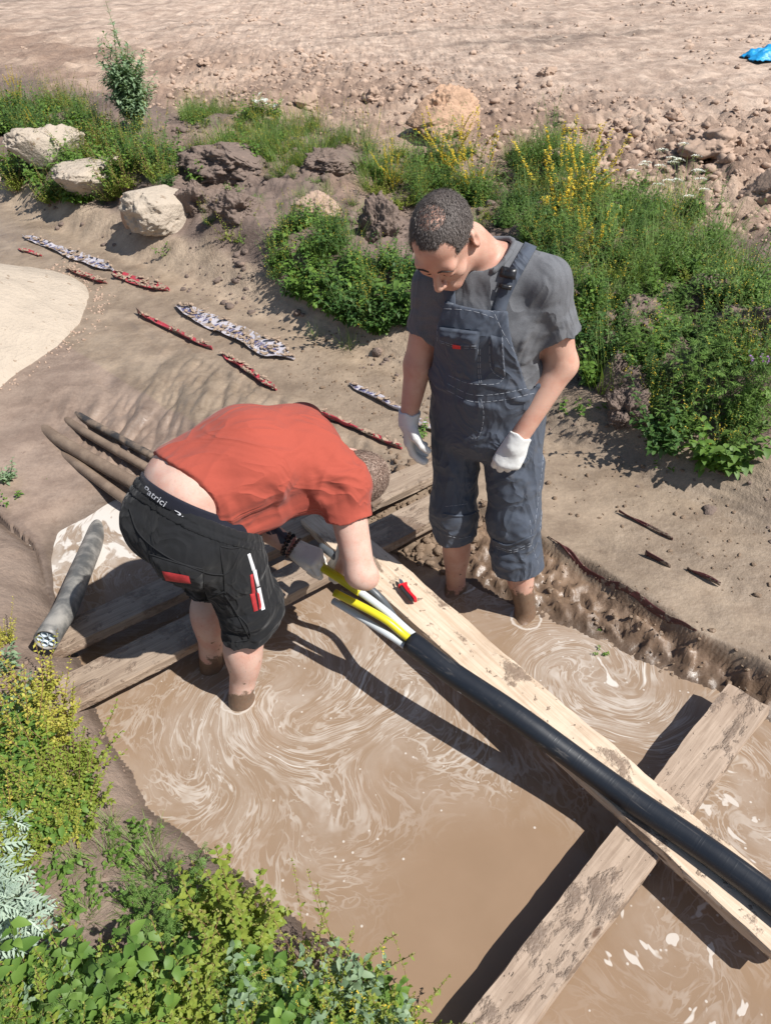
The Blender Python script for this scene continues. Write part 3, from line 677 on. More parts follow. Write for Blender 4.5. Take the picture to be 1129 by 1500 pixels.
o = clod_field('soil_clods', 7500, reg(-14, 4, 6.0, 15, lambda x, y, s, w: np.clip(.2 + 1.2 * fbm(x * .8, y * .8, 0, 3, 77), .04, 1)), 6, M_CLODL, .014, .06); o['label'] = 'scattered crumbs of soil over the far field'
o = clod_field('soil_crumbs', 9000, reg(-7, 1, 2.62, 5.2, lambda x, y, s, w: np.clip(.25 + 1.4 * fbm(x * 1.5, y * 1.5, 0, 3, 78), .05, 1)), 7, M_DSOIL, .008, .042); o['label'] = 'dark crumbs of soil on the planted bank'
o = clod_field('mud_crumbs', 420, reg(-1.6, 1.5, 1.86, 2.14), 8, plain('wet_brown_mud', (.19, .13, .085), .5, .3, 30, .7, .01), .004, .018); o['label'] = 'lumps of wet mud slumped below the mud step'
o = clod_field('mud_crumbs', 520, reg(-2.15, -1.45, 1.76, 2.18), 18, M_MUDC, .006, .03); o['label'] = 'brown mud lumps under the far ends of the cross boards'
o = clod_field('mud_crumbs', 600, reg(-3.2, .4, 2.3, 2.85), 9, M_MUDC, .004, .016); o['label'] = 'mud crumbs on the ledge below the bank'
o = clod_field('soil_crumbs', 1200, reg(-2.4, .6, -.8, .40), 10, plain('near_bank_crumb', (.2, .14, .105), .9, .3, 30, .7, .01), .004, .02); o['label'] = 'soil crumbs on the near bank'
def edge_pts(r_, n):
    a = r_.uniform(-1.3, 1.1, n); q = RX.max() * r_.normal(1.0, .05, n) - .04; return pc_[0] + np.cos(a) * q, pc_[1] + np.sin(a) * q
o = clod_field('sand_crumbs', 240, edge_pts, 31, M_CLOD, .004, .014); o['label'] = 'sand crumbs fallen round the edge of the pale sand pile'
# blue tarp far out
k = NT('blue_tarpaulin'); k.set(Base_Color=(.02, .30, .62), Roughness=.45); k.bump(k.noise(k.obj(), 12, 4), .5, .05)
tp = np.array(on(1112, 88)); u, v = np.meshgrid(np.linspace(-1, 1, 40), np.linspace(-1, 1, 24))
hx = .42 * u * (1 + .2 * fbm(v * 2, u, 0, 2, 4)); hy = .22 * v * (1 + .25 * fbm(u * 2, v * 1.5, 0, 2, 9)); hz = .05 + .1 * (1 - np.maximum(abs(u), abs(v)) ** 2) + .09 * np.abs(fbm(u * 3, v * 3, 0, 4, 5))
o = obj('tarpaulin', mesh_from('tarpaulin', np.stack([hx, hy, hz], -1).reshape(-1, 3), grid_faces(40, 24)), k.m); o.location = (tp[0] + .22, tp[1], tp[2] - .02); o.rotation_euler = (0, 0, .25)
md = o.modifiers.new('thickness', 'SOLIDIFY'); md.thickness = .004
tag(o, 'crumpled bright blue tarpaulin lying far out on the field', 'tarpaulin')
# ================================================================== figures: bodies and clothes as smooth fields
class Field:
    def __init__(s, lo, hi, h):
        s.lo = np.array(lo, float); s.h = h; s.n = np.ceil((np.array(hi) - s.lo) / h).astype(int) + 1
        s.V = np.full(s.n, 1.0, np.float32)
    def box(s, lo, hi):
        a = np.clip(np.floor((np.array(lo) - s.lo) / s.h).astype(int), 0, s.n); b = np.clip(np.ceil((np.array(hi) - s.lo) / s.h).astype(int) + 1, 0, s.n)
        return tuple(slice(i, j) for i, j in zip(a, b))
    def pts(s, sl):
        g = [(np.arange(q.start, q.stop) * s.h + s.lo[i]).astype(np.float32) for i, q in enumerate(sl)]
        return g[0][:, None, None], g[1][None, :, None], g[2][None, None, :]
    def add(s, prim, k=.02, grow=0.0, neg=False):
        m = k + grow + .025; sl = s.box(prim.lo - m, prim.hi + m)
        if any(q.stop <= q.start for q in sl): return s
        d = prim.d(*s.pts(sl)) - grow; V = s.V[sl]
        if neg: d = -d; V = -V; 
        if neg:
            d = -d; V = -V                                  # smooth subtraction: max(V, -d)
            h_ = np.clip(.5 - .5 * (V + d) / k, 0, 1); s.V[sl] = V * (1 - h_) + (-d) * h_ + k * h_ * (1 - h_)
        else:
            h_ = np.clip(.5 + .5 * (V - d) / k, 0, 1); s.V[sl] = V * (1 - h_) + d * h_ - k * h_ * (1 - h_)
        return s
    def clip(s, fn):
        sl = tuple(slice(0, n) for n in s.n); s.V = np.maximum(s.V, fn(*s.pts(sl)).astype(np.float32)); return s
    def shell(s, t): s.V = np.maximum(s.V, -(s.V + t)); return s
    def mesh(s):
        V = s.V; S_ = V < 0
        nx, ny, nz = V.shape
        c = [S_[i:nx - 1 + i, j:ny - 1 + j, k:nz - 1 + k] for i in (0, 1) for j in (0, 1) for k in (0, 1)]
        an = c[0].copy(); al = c[0].copy()
        for q in c[1:]: an |= q; al &= q
        act = an & ~al; I = np.argwhere(act); idm = np.full(act.shape, -1, np.int32); idm[act] = np.arange(len(I))
        off = np.array([(i, j, k) for i in (0, 1) for j in (0, 1) for k in (0, 1)])
        val = np.stack([V[I[:, 0] + o[0], I[:, 1] + o[1], I[:, 2] + o[2]] for o in off], 1)
        P = np.zeros((len(I), 3)); W_ = np.zeros(len(I))
        for a in range(8):
            for b in range(a + 1, 8):
                if np.abs(off[a] - off[b]).sum() == 1:
                    va, vb = val[:, a], val[:, b]; m = (va < 0) != (vb < 0); t = np.where(m, va / np.where(va == vb, 1, va - vb), 0)
                    P += np.where(m[:, None], off[a] + (off[b] - off[a]) * t[:, None], 0); W_ += m
        P = (I + P / np.maximum(W_, 1)[:, None]) * s.h + s.lo
        F_ = []
        for ax in range(3):
            sl0 = [slice(1, -1)] * 3; sl1 = [slice(1, -1)] * 3; sl0[ax] = slice(0, -1); sl1[ax] = slice(1, None)
            A_ = S_[tuple(sl0)]; B_ = S_[tuple(sl1)]; ii = np.argwhere(A_ != B_)
            flip = A_[tuple(ii.T)]
            base = ii.copy(); u, v = [q for q in range(3) if q != ax]; base[:, u] += 1; base[:, v] += 1
            def cid(du, dv):
                q = base.copy(); q[:, u] -= du; q[:, v] -= dv; return idm[tuple(q.T)]
            Q = np.stack([cid(1, 1), cid(0, 1), cid(0, 0), cid(1, 0)], 1)
            if ax == 1: flip = ~flip
            Q[~flip] = Q[~flip][:, ::-1]; F_.append(Q)
        return P, np.concatenate(F_)
def like(F):
    G_ = Field(F.lo, F.lo + F.h, F.h); G_.n = F.n; G_.V = np.full(F.n, 1.0, np.float32); return G_
def normals(P, F_):
    n = np.zeros_like(P); fn = np.cross(P[F_[:, 2]] - P[F_[:, 0]], P[F_[:, 3]] - P[F_[:, 1]])
    for j in range(4): np.add.at(n, F_[:, j], fn)
    return n / np.maximum(np.linalg.norm(n, axis=1), 1e-9)[:, None]
def relax(P, F_, it=2, w=.5):
    for _ in range(it):
        a = np.zeros_like(P); c = np.zeros(len(P))
        for j in range(4):
            for q in (1, 3): np.add.at(a, F_[:, j], P[F_[:, (j + q) % 4]]); np.add.at(c, F_[:, j], 1)
        P = P + w * (a / np.maximum(c, 1)[:, None] - P)
    return P

class Cone:                                             # round cone
    def __init__(s, a, b, ra, rb):
        s.a = np.array(a, float); s.b = np.array(b, float); s.ra = ra; s.rb = rb
        r = max(ra, rb); s.lo = np.minimum(s.a, s.b) - r; s.hi = np.maximum(s.a, s.b) + r
    def d(s, x, y, z):
        ab = s.b - s.a; L2 = max(ab @ ab, 1e-9)
        px, py, pz = x - s.a[0], y - s.a[1], z - s.a[2]
        t = np.clip((px * ab[0] + py * ab[1] + pz * ab[2]) / L2, 0, 1)
        return np.sqrt((px - t * ab[0]) ** 2 + (py - t * ab[1]) ** 2 + (pz - t * ab[2]) ** 2) - (s.ra + (s.rb - s.ra) * t)
class Oval:                                             # limb of oval section; u is the direction of the first radius
    def __init__(s, a, b, ra, rb, u):
        s.a = np.array(a, float); s.b = np.array(b, float); s.ra = ra; s.rb = rb
        ax = s.b - s.a; s.L = np.linalg.norm(ax); ax /= s.L; u = np.array(u, float); u -= ax * (u @ ax); u /= np.linalg.norm(u)
        s.ax, s.u, s.v = ax, u, np.cross(ax, u); r = max(*ra, *rb); s.lo = np.minimum(s.a, s.b) - r; s.hi = np.maximum(s.a, s.b) + r
    def d(s, x, y, z):
        px, py, pz = x - s.a[0], y - s.a[1], z - s.a[2]
        w = px * s.ax[0] + py * s.ax[1] + pz * s.ax[2]; t = np.clip(w / s.L, 0, 1); w = w - t * s.L
        p = px * s.u[0] + py * s.u[1] + pz * s.u[2]; q = px * s.v[0] + py * s.v[1] + pz * s.v[2]
        ru = s.ra[0] + (s.rb[0] - s.ra[0]) * t; rv = s.ra[1] + (s.rb[1] - s.ra[1]) * t; rm = np.minimum(ru, rv)
        k0 = np.sqrt((p / ru) ** 2 + (q / rv) ** 2 + (w / rm) ** 2) + 1e-6
        k1 = np.sqrt((p / ru ** 2) ** 2 + (q / rv ** 2) ** 2 + (w / rm ** 2) ** 2) + 1e-6
        return k0 * (k0 - 1) / k1
class Ell:
    def __init__(s, c, r, R=np.eye(3)):
        s.c = np.array(c, float); s.r = np.array(r, float); s.R = np.asarray(R, float); e = np.sqrt(((s.R * s.r[None, :]) ** 2).sum(1)); s.lo = s.c - e; s.hi = s.c + e
    def d(s, x, y, z):
        px, py, pz = x - s.c[0], y - s.c[1], z - s.c[2]; q = [px * s.R[0, i] + py * s.R[1, i] + pz * s.R[2, i] for i in range(3)]
        k0 = np.sqrt(sum((q[i] / s.r[i]) ** 2 for i in range(3))) + 1e-6; k1 = np.sqrt(sum((q[i] / s.r[i] ** 2) ** 2 for i in range(3))) + 1e-6
        return k0 * (k0 - 1) / k1
def unit(v): v = np.asarray(v, float); return v / np.linalg.norm(v)
def frame(fwd, up):
    """columns: right-hand side x, forward y, up z"""
    f_ = unit(fwd); u = np.asarray(up, float); u = unit(u - f_ * (u @ f_)); return np.stack([np.cross(f_, u), f_, u], 1)

def head_prims(c, R, s=1.0):
    def T(p): return np.asarray(c) + R @ (np.array(p) * s)
    def E(p, r): return Ell(T(p), np.array(r) * s, R)
    def C(a, b, ra, rb): return Cone(T(a), T(b), ra * s, rb * s)
    L = [(E((0, -.012, .028), (.077, .098, .086)), .01, 0), (E((0, .030, -.035), (.062, .066, .078)), .03, 0),
         (C((.048, .012, -.070), (.020, .074, -.098), .021, .021), .025, 0), (C((-.048, .012, -.070), (-.020, .074, -.098), .021, .021), .025, 0),
         (C((-.010, .083, -.100), (.010, .083, -.100), .018, .018), .018, 0),
         (C((-.040, .074, .020), (.040, .074, .020), .017, .017), .016, 0),
         (E((.043, .062, -.030), (.024, .024, .022)), .018, 0), (E((-.043, .062, -.030), (.024, .024, .022)), .018, 0)]
    for sg in (1, -1): L.append((E((sg * .033, .100, -.002), (.019, .015, .011)), .012, 1))
    for sg in (1, -1): L.append((E((sg * .032, .081, -.003), (.0165, .014, .0125)), .004, 0))
    L += [(C((0, .094, .004), (0, .117, -.036), .0085, .0125), .010, 0), (E((.012, .106, -.042), (.0085, .011, .008)), .006, 0), (E((-.012, .106, -.042), (.0085, .011, .008)), .006, 0),
          (C((-.019, .092, -.068), (.019, .092, -.068), .0075, .0075), .006, 0), (C((-.016, .091, -.080), (.016, .091, -.080), .0085, .0085), .006, 0),
          (C((-.022, .103, -.0745), (.022, .103, -.0745), .0028, .0028), .004, 1)]
    for sg in (1, -1):
        Re = R @ np.array(Matrix.Rotation(sg * -.35, 3, 'Z'))
        L += [(Ell(T((sg * .083, -.012, -.006)), np.array((.010, .021, .034)) * s, Re), .006, 0), (Ell(T((sg * .093, -.004, -.002)), np.array((.007, .011, .020)) * s, Re), .006, 1), (Ell(T((sg * .082, -.006, -.033)), np.array((.008, .011, .011)) * s, Re), .005, 0)]
    return L
def hand_prims(wr, ydir, dors, thumb, curl, tc=(.5, .35, .3), spread=.05, s=1.0):
    """wrist point, finger direction, back-of-hand direction, thumb side; curl = three joint angles for each finger"""
    y = unit(ydir); z = np.asarray(dors, float); z = unit(z - y * (z @ y)); x = np.cross(y, z); x = x if x @ np.asarray(thumb) > 0 else -x
    def T(p): return np.asarray(wr) + (x * p[0] + y * p[1] + z * p[2]) * s
    L = []; kn = [(.030, .090, 0), (.010, .095, .004), (-.011, .090, .003), (-.030, .080, -.003)]
    for kx, ky, kz in kn: L.append((Cone(T((kx * .55, .012, 0)), T((kx, ky, kz)), .0165 * s, .0125 * s), .016))
    L.append((Ell(T((0, .048, -.008)), np.array((.040, .045, .016)) * s, np.stack([x, y, z], 1)), .015))
    ln = [(.042, .026, .021), (.046, .030, .022), (.043, .028, .021), (.034, .021, .019)]
    for i, (k_, l3) in enumerate(zip(kn, ln)):
        p = np.array(k_); a = 0; sx = (1.5 - i) * spread; r = (.0100, .0102, .0098, .0086)[i]
        for j in range(3):
            a += curl[i][j]; dv = np.array((sx * math.cos(a), math.cos(a), -math.sin(a))); q = p + dv * l3[j]
            L.append((Cone(T(p), T(q), (r - .0006 * j) * s, (r - .0006 * (j + 1)) * s), .0035)); p = q
    p = np.array((.024, .022, -.006)); ang = tc[0]; dz = -tc[2]
    for j, (l_, r) in enumerate(((.046, .0150), (.034, .0118), (.028, .0105))):
        dv = unit((math.sin(ang), math.cos(ang), dz)); q = p + dv * l_; L.append((Cone(T(p), T(q), r * s, (r - .0012) * s), .010 if j == 0 else .004)); p = q; ang -= tc[1]; dz -= tc[2] * .5
    return L
def bounds(prims, m=.03): return np.min([p[0].lo for p in prims], 0) - m, np.max([p[0].hi for p in prims], 0) + m
def solid(prims, h, grow=0.0, m=.03, lo=None, hi=None):
    l_, h_ = bounds(prims, m + grow); F = Field(l_ if lo is None else lo, h_ if hi is None else hi, h)
    for p in prims: F.add(p[0], p[1], grow if not (len(p) > 2 and p[2]) else -grow, bool(len(p) > 2 and p[2]))
    return F
def pmesh(name, P, F_, m, root, parent=None, it=1, disp=None):
    P = relax(P, F_, it)
    if disp is not None: P = P + normals(P, F_) * disp(P)[:, None]
    me = mesh_from(name, P - np.array(root.location), F_.astype(np.int32)); return obj(name, me, m, parent or root)
def folds(P, ax, amp, freq=9.0, stretch=5.0, seed=0, oct=3, ridged=True):
    """cloth folds running along ax"""
    ax = unit(ax); t = P @ ax; q = P - np.outer(t, ax) * (1 - 1 / stretch); w = P + .03 * np.stack([fbm(P[:, 0] * 6, P[:, 1] * 6, P[:, 2] * 6, 2, seed + 40 + i) for i in range(3)], 1); q = q + (w - P)
    n = fbm(q[:, 0] * freq, q[:, 1] * freq, q[:, 2] * freq, oct, seed, .5)
    return np.maximum(amp * ((.55 - 2.6 * np.abs(n)) if ridged else n), -.35 * amp)
def wbvh(*obs):
    V = []; Fs = []
    for o in obs:
        n = len(V); rt_ = o
        while rt_.parent is not None: rt_ = rt_.parent
        l_ = rt_.location; V += [v.co + l_ for v in o.data.vertices]; Fs += [[i + n for i in p.vertices] for p in o.data.polygons]
    return BVHTree.FromPolygons(V, Fs)
def onto(bvh, px, py):
    r = bvh.ray_cast(Vector(EYE), Vector(ray(px, py)).normalized()); return (np.array(r[0]), np.array(r[1]) * (1 if r[1] @ Vector(EYE - np.array(r[0])) > 0 else -1)) if r[0] is not None else None
def resample(p, step):
    p = np.array(p, float); out = [p[0]]
    for a, b in zip(p[:-1], p[1:]):
        n = max(1, int(np.linalg.norm(b - a) / step)); out += [a + (b - a) * (i + 1) / n for i in range(n)]
    return out
def seam(name, bvh, pts, r, m, root, parent, dash=0, lift=.3, curve=True):
    if curve and len(pts) > 2: pts = spline([(*p, 0) for p in pts], 8 * len(pts))[:, :2]
    q = [onto(bvh, *p) for p in resample(pts, 2.0)]; mb = MB(); run = []
    def flush():
        if len(run) > 1: mb.tube(run, r, 6)
    for i, h_ in enumerate(q):
        if h_ is None or (run and np.linalg.norm(h_[0] - np.array(root.location) - run[-1]) > .06): flush(); run = []; 
        if h_ is None: continue
        run.append(h_[0] + h_[1] * r * lift - np.array(root.location))
        if dash and len(run) >= dash: flush(); run = []
    flush()
    return mb.build(name, m, parent) if mb.v else None
def patch(name, bvh, quad, m, root, parent, th=.004, nu=22, nv=18, lift=.002, wob=0.0, seed=0):
    a, b, c_, d = [np.array(q, float) for q in quad]; V = []; ok = np.ones((nv, nu), bool)
    for j in range(nv):
        for i in range(nu):
            u, v = i / (nu - 1), j / (nv - 1); p = (a * (1 - u) + b * u) * (1 - v) + (d * (1 - u) + c_ * u) * v
            h_ = onto(bvh, *p)
            if h_ is None: ok[j, i] = False; V.append((0, 0, 0)); continue
            e = min(u, 1 - u, v, 1 - v); V.append(h_[0] + h_[1] * (lift + th * min(1, e * 12) + wob * float(fbm(u * 3, v * 3, 0, 2, seed))) - np.array(root.location))
    F_ = [(j * nu + i, j * nu + i + 1, (j + 1) * nu + i + 1, (j + 1) * nu + i)[::-1] for j in range(nv - 1) for i in range(nu - 1) if ok[j:j + 2, i:i + 2].all()]
    if not F_: return None
    used = sorted({i for q in F_ for i in q}); rm = {v: i for i, v in enumerate(used)}
    return obj(name, mesh_from(name, [V[i] for i in used], [tuple(rm[i] for i in q) for q in F_]), m, parent)

# ------------------------------------------------------------------ materials of the figures
def skin(name, c, red, mud=None, mudz=None, hairy=False):
    k = NT(name); g = k.n('NewGeometry').outputs['Position']; n = k.noise(g, 16, 4, .6); f_ = k.noise(g, 220, 3, .6)
    col = k.mix(k.ramp(n, .35, .7), c, red); col = k.mix(k.math('MULTIPLY', f_, .22), col, k.mix(1, col, (.7, .6, .55), 'MULTIPLY'))
    if hairy: col = k.mix(k.math('MULTIPLY', k.ramp(k.noise(k.map(g, (260, 260, 60)), 1, 3, .6), .55, .7), .22), col, k.mix(1, col, (.45, .35, .3), 'MULTIPLY'))
    ro = .5
    if mudz is not None:
        z = k.n('SeparateXYZ'); k.put(z.inputs[0], g); zz = k.math('ADD', z.outputs[2], k.math('MULTIPLY', k.math('SUBTRACT', k.noise(g, 16, 5, .7), .5), .17))
        zz = k.math('ADD', zz, k.math('MULTIPLY', k.math('MULTIPLY', k.math('LESS_THAN', z.outputs[0], .43), k.math('GREATER_THAN', z.outputs[0], 0)), .13)); ms = k.math('SUBTRACT', 1, k.ramp(zz, mudz, mudz + .02)); sp = k.math('MULTIPLY', k.ramp(k.noise(g, 42, 3, .6), .64, .68), k.math('SUBTRACT', 1, k.ramp(zz, mudz + .1, mudz + .22)))
        ms = k.math('MAXIMUM', ms, sp); col = k.mix(k.math('MULTIPLY', ms, .9), col, k.mix(k.noise(g, 70, 3), (.085, .055, .032), (.16, .105, .065)))
        k.bump(k.math('ADD', k.math('MULTIPLY', ms, k.noise(g, 90, 4)), k.math('MULTIPLY', f_, .2)), .5, .004)
    else: k.bump(f_, .12, .002)
    k.set(Base_Color=col, Roughness=ro); k.b.inputs['Subsurface Weight'].default_value = .12; k.b.inputs['Subsurface Radius'].default_value = (.9, .35, .2); k.b.inputs['Subsurface Scale'].default_value = .008
    k.b.inputs['Specular IOR Level'].default_value = .35
    return k.m
def cloth(name, c, var=.12, weave=700, rough=.9, heather=0.0, dirt=None, sheen=.08, wr=None):
    k = NT(name); g = k.n('NewGeometry').outputs['Position']; n = k.noise(g, 8, 4, .6); w_ = k.noise(g, weave, 2, .6); c = np.array(c)
    col = k.mix(n, tuple(c * (1 - var)), tuple(c * (1 + var)))
    if heather: col = k.mix(k.math('MULTIPLY', k.ramp(w_, .35, .65), heather), col, tuple(np.minimum(c * 1.9, 1)))
    if dirt is not None: col = k.mix(k.math('MULTIPLY', k.ramp(k.noise(g, 13, 5, .65), .55, .75), dirt[1]), col, dirt[0])
    k.set(Base_Color=col, Roughness=rough); k.b.inputs['Sheen Weight'].default_value = sheen; k.b.inputs['Specular IOR Level'].default_value = .2
    nb_ = k.bump(k.math('ADD', k.math('MULTIPLY', w_, .4), k.noise(g, 90, 3)), .25, .0025)
    if wr:
        wv = k.noise(k.map(g, wr[2], wr[3]), wr[0], 2.5, .5, 1.1); rg = k.math('POWER', k.math('SUBTRACT', 1, k.math('MINIMUM', k.math('MULTIPLY', k.math('ABSOLUTE', k.math('SUBTRACT', wv, .5)), 5), 1)), 1.6)
        k.bump(rg, .42, wr[1], nb_)
    return k.m
M_SKIN1 = skin('tanned_skin', (.56, .345, .262), (.50, .26, .19), mudz=.15, mud=1)
M_SKIN2 = skin('pale_skin', (.60, .41, .335), (.56, .32, .25), mudz=.065, mud=1, hairy=True)
M_TEE1 = cloth('grey_heather_jersey', (.115, .118, .127), .1, 420, .95, .28, wr=(7, .02, (1, 1, .5), (0, .5, 0)))
M_TEE2 = cloth('coral_red_jersey', (.325, .066, .044), .07, 600, .95, .06, wr=(7, .014, (.45, 1, 1), (0, .3, -.4)))
M_OVER = cloth('dark_slate_twill', (.064, .076, .100), .2, 900, .68, .08, ((.12, .10, .085), .25), wr=(7.5, .020, (1, 1, .7), (.5, .4, 0)))
M_SHORTS = cloth('black_fleece', (.013, .0135, .015), .15, 500, .95, .15, ((.06, .055, .05), .15), wr=(7, .02, (1, 1, .8), (.3, .6, 0)))
M_GLOVE = cloth('white_knit', (.62, .62, .60), .06, 420, .95, .1)
M_GLOVED = cloth('soiled_white_knit', (.60, .58, .53), .08, 420, .95, .1, ((.20, .14, .10), .55))
M_THREAD = plain('white_thread', (.34, .36, .40), .8, .1, 60, 0); M_SEAM = plain('dark_seam', (.010, .0105, .012), .95, .1, 60, 0)
M_REDLAB = plain('red_label', (.55, .02, .025), .6, .1, 60, .05); M_BUCK = plain('black_buckle', (.012, .012, .014), .35, .1, 40, 0)
M_BAND = cloth('black_elastic', (.012, .013, .022), .1, 600, .8); M_WHITE = plain('white_print', (.72, .72, .74), .6, .05, 40, 0)
M_REDP = plain('red_print', (.42, .03, .035), .7, .25, 120, .1); M_TATTOO = plain('blue_black_tattoo', (.035, .038, .055), .5, .5, 60, 0)
M_BEAD = plain('brown_bead', (.06, .032, .022), .35, .5, 90, 0); M_CORD = plain('pink_cord', (.40, .16, .13), .7, .2, 60, 0)
def hairmat(name, c): return plain(name, c, .6, .45, 130, .3, .002, spec=.25)
M_HAIR1 = hairmat('dark_brown_hair', (.080, .066, .059)); M_HAIR1G = hairmat('greying_hair', (.15, .130, .120))
M_HAIR2 = hairmat('short_sandy_hair', (.17, .115, .09)); M_HAIR2L = hairmat('sandy_hair_tips', (.36, .27, .22)); M_LASH = plain('dark_lash', (.03, .02, .016), .6, .1, 60, 0)

def hair(name, c, R, s, mask, n, ln, root, m, flow, seed, lift=.004, wd=.0008):
    """cropped hair: a close cap plus many short strands rooted in it"""
    r_ = np.random.default_rng(seed)
    pr = [q for q in head_prims(c, R, s)[:1]]
    F = solid(pr, .004, lift); F.shell(.009)
    loc = lambda x, y, z: tuple(((x - c[0]) * R[0, i] + (y - c[1]) * R[1, i] + (z - c[2]) * R[2, i]) / s for i in range(3))
    F.clip(lambda x, y, z: mask(*loc(x, y, z)) * s)
    P, Q = F.mesh(); cap = pmesh(name, P, Q, m[0], root, None, 1)
    N = normals(P, Q); d = (P - np.array(c)) @ R / s; ok = np.where((np.einsum('ij,ij->i', P - np.array(c), N) > 0))[0]
    try:
        F2 = solid(pr, .004, lift - .001); F2.clip(lambda x, y, z: mask(*loc(x, y, z), 0) * s); P2_, Q2 = F2.mesh(); N2 = normals(P2_, Q2); d2 = (P2_ - np.array(c)) @ R / s
        o2 = np.where((np.einsum('ij,ij->i', P2_ - np.array(c), N2) > 0) & (np.hypot(d2[:, 0], d2[:, 1] + .012) < .045) & (d2[:, 2] > .05))[0]
        ex = r_.choice(o2, n // 10); P = np.concatenate([P, P2_[ex]]); N = np.concatenate([N, N2[ex]]); d = np.concatenate([d, d2[ex]]); sel = np.concatenate([r_.choice(ok, n), np.arange(len(P) - len(ex), len(P))])
    except TypeError: sel = r_.choice(ok, n)
    V = []; Fs = []; mi = []
    for i in sel:
        p = P[i] + r_.normal(0, .0018, 3); nn = N[i]; fl = R @ np.asarray(flow(*d[i])); fl = fl - nn * (fl @ nn); fl = unit(fl + r_.normal(0, .25, 3) * .7); sd_ = unit(np.cross(nn, fl)) * wd * r_.uniform(.6, 1.4)
        l_ = ln * r_.uniform(.6, 1.3); t = p + fl * l_ + nn * l_ * r_.uniform(.02, .16); md_ = p + fl * l_ * .5 + nn * l_ * .10; b = len(V)
        V += [p - sd_, p + sd_, md_ + sd_ * .8, md_ - sd_ * .8, t]; Fs += [(b, b + 1, b + 2, b + 3), (b + 3, b + 2, b + 4)]; q = 1 if r_.random() < m[2] else 0; mi += [q, q]
    V = np.array(V) - np.array(root.location)
    o = obj('strands', mesh_from('strands', V, Fs), [m[0], m[1]], cap, sm=False); o['kind'] = 'stuff'
    o.data.polygons.foreach_set('material_index', np.array(mi, np.int32)); return cap
# ================================================================== the standing man
B1 = np.array((.365, 2.17)); F1 = unit((-.45, -.89)); L1v = np.array((-F1[1], F1[0]))
def s1(a, c_, z): p = B1 + F1 * a + L1v * c_; return np.array((p[0], p[1], z))
D1 = np.array((*F1, 0)); C1 = np.array((*L1v, 0)); UP = np.array((0, 0, 1.0))
man1 = empty('person', tuple(s1(.02, .06, 0)), 'stooping man in grey t-shirt and dark bib overalls with white gloves, standing in the puddle', 'person')
LSH, RSH = s1(.03, .172, 1.405), s1(.05, -.170, 1.360)
LEL, REL = s1(-.015, .235, 1.13), s1(.07, -.222, 1.085)
LWR, RWR = s1(.11, .150, .905), s1(.11, -.242, .905)
HC1 = s1(.178, -.095, 1.553); yaw = math.radians(247); pit = rad(-50)
HR1 = frame((math.cos(yaw) * math.cos(pit), math.sin(yaw) * math.cos(pit), math.sin(pit)), (math.cos(yaw) * .6 - .12, math.sin(yaw) * .6, 1))
LHIP, RHIP = s1(.0, .095, .90), s1(.0, -.095, .90)
LKN, RKN = s1(.05, .135, .50), s1(.045, -.085, .50)
LAN, RAN = s1(.03, .222, .03), s1(.0, -.092, .03)
torso1 = [(Oval(s1(0, 0, .88), s1(.0, 0, 1.06), (.165, .120), (.162, .128), C1), .05), (Oval(s1(.0, 0, 1.06), s1(.02, -.005, 1.27), (.162, .128), (.178, .125), C1), .05),
          (Oval(s1(.02, -.005, 1.27), s1(.025, -.005, 1.39), (.178, .122), (.150, .095), C1), .05),
          (Cone(s1(.005, .02, 1.425), LSH, .062, .056), .05), (Cone(s1(.015, -.03, 1.41), RSH, .062, .054), .05)]
neck1 = [(Cone(s1(.01, -.005, 1.42), s1(.085, -.055, 1.515), .066, .060), .03)]
arms1 = [(Oval(LSH, LEL, (.062, .058), (.050, .048), D1), .03), (Oval(LEL, LWR, (.053, .050), (.034, .031), D1), .022),
         (Oval(RSH, REL, (.060, .056), (.047, .046), D1), .03), (Oval(REL, RWR, (.049, .047), (.034, .030), D1), .022)]
legs1 = [(Cone(LHIP, LKN, .088, .062), .04), (Cone(LKN, LAN, .062, .040), .03), (Cone(RHIP, RKN, .088, .062), .04), (Cone(RKN, RAN, .062, .040), .03),
         (Ell((LKN * .45 + LAN * .55) - D1 * .018, (.05, .05, .12)), .03), (Ell((RKN * .45 + RAN * .55) - D1 * .018, (.05, .05, .12)), .03)]
for an, tw in ((LAN, .15), (RAN, -.25)):
    fd = unit(D1 + C1 * tw); legs1 += [(Cone(an - fd * .035 - UP * .065, an - UP * .02, .034, .038), .02), (Cone(an - UP * .045, an + fd * .15 - UP * .085, .040, .022), .025)]
lh1 = hand_prims(LWR, unit((-UP * 1.0 + D1 * .42 - C1 * .30)), unit(D1 * .9 + UP * .42 + C1 * .1), -C1, [(.85, 1.35, .8), (.95, 1.4, .8), (1.05, 1.4, .8), (1.15, 1.35, .8)], (.35, .25, .5), s=1.08)
rh1 = hand_prims(RWR, unit((-UP + D1 * .05 + C1 * .02)), unit(-C1 + D1 * .35), D1 + C1 * .3, [(.30, .45, .25), (.32, .5, .25), (.34, .5, .3), (.38, .5, .3)], (.62, .42, .45), .02, s=1.08)
hd1 = head_prims(HC1, HR1, 1.06)
body = torso1 + neck1 + arms1 + legs1
Fb = Field(*bounds(body + lh1 + rh1 + hd1), .0042)
for p in torso1 + arms1 + legs1: Fb.add(p[0], p[1])
Fh = solid(hd1 + neck1, .0042, 0, .05)
for p in hd1: pass
def merge(F, prims):
    """features with hollows are made apart and then joined"""
    G_ = like(F)
    for p in prims: G_.add(p[0], p[1], 0, bool(len(p) > 2 and p[2]))
    V, d = F.V, G_.V; k = .012; h_ = np.clip(.5 + .5 * (V - d) / k, 0, 1); F.V = V * (1 - h_) + d * h_ - k * h_ * (1 - h_)
merge(Fb, [(p[0], p[1], p[2]) for p in hd1] + neck1)
for p in lh1 + rh1: Fb.add(p[0], p[1])
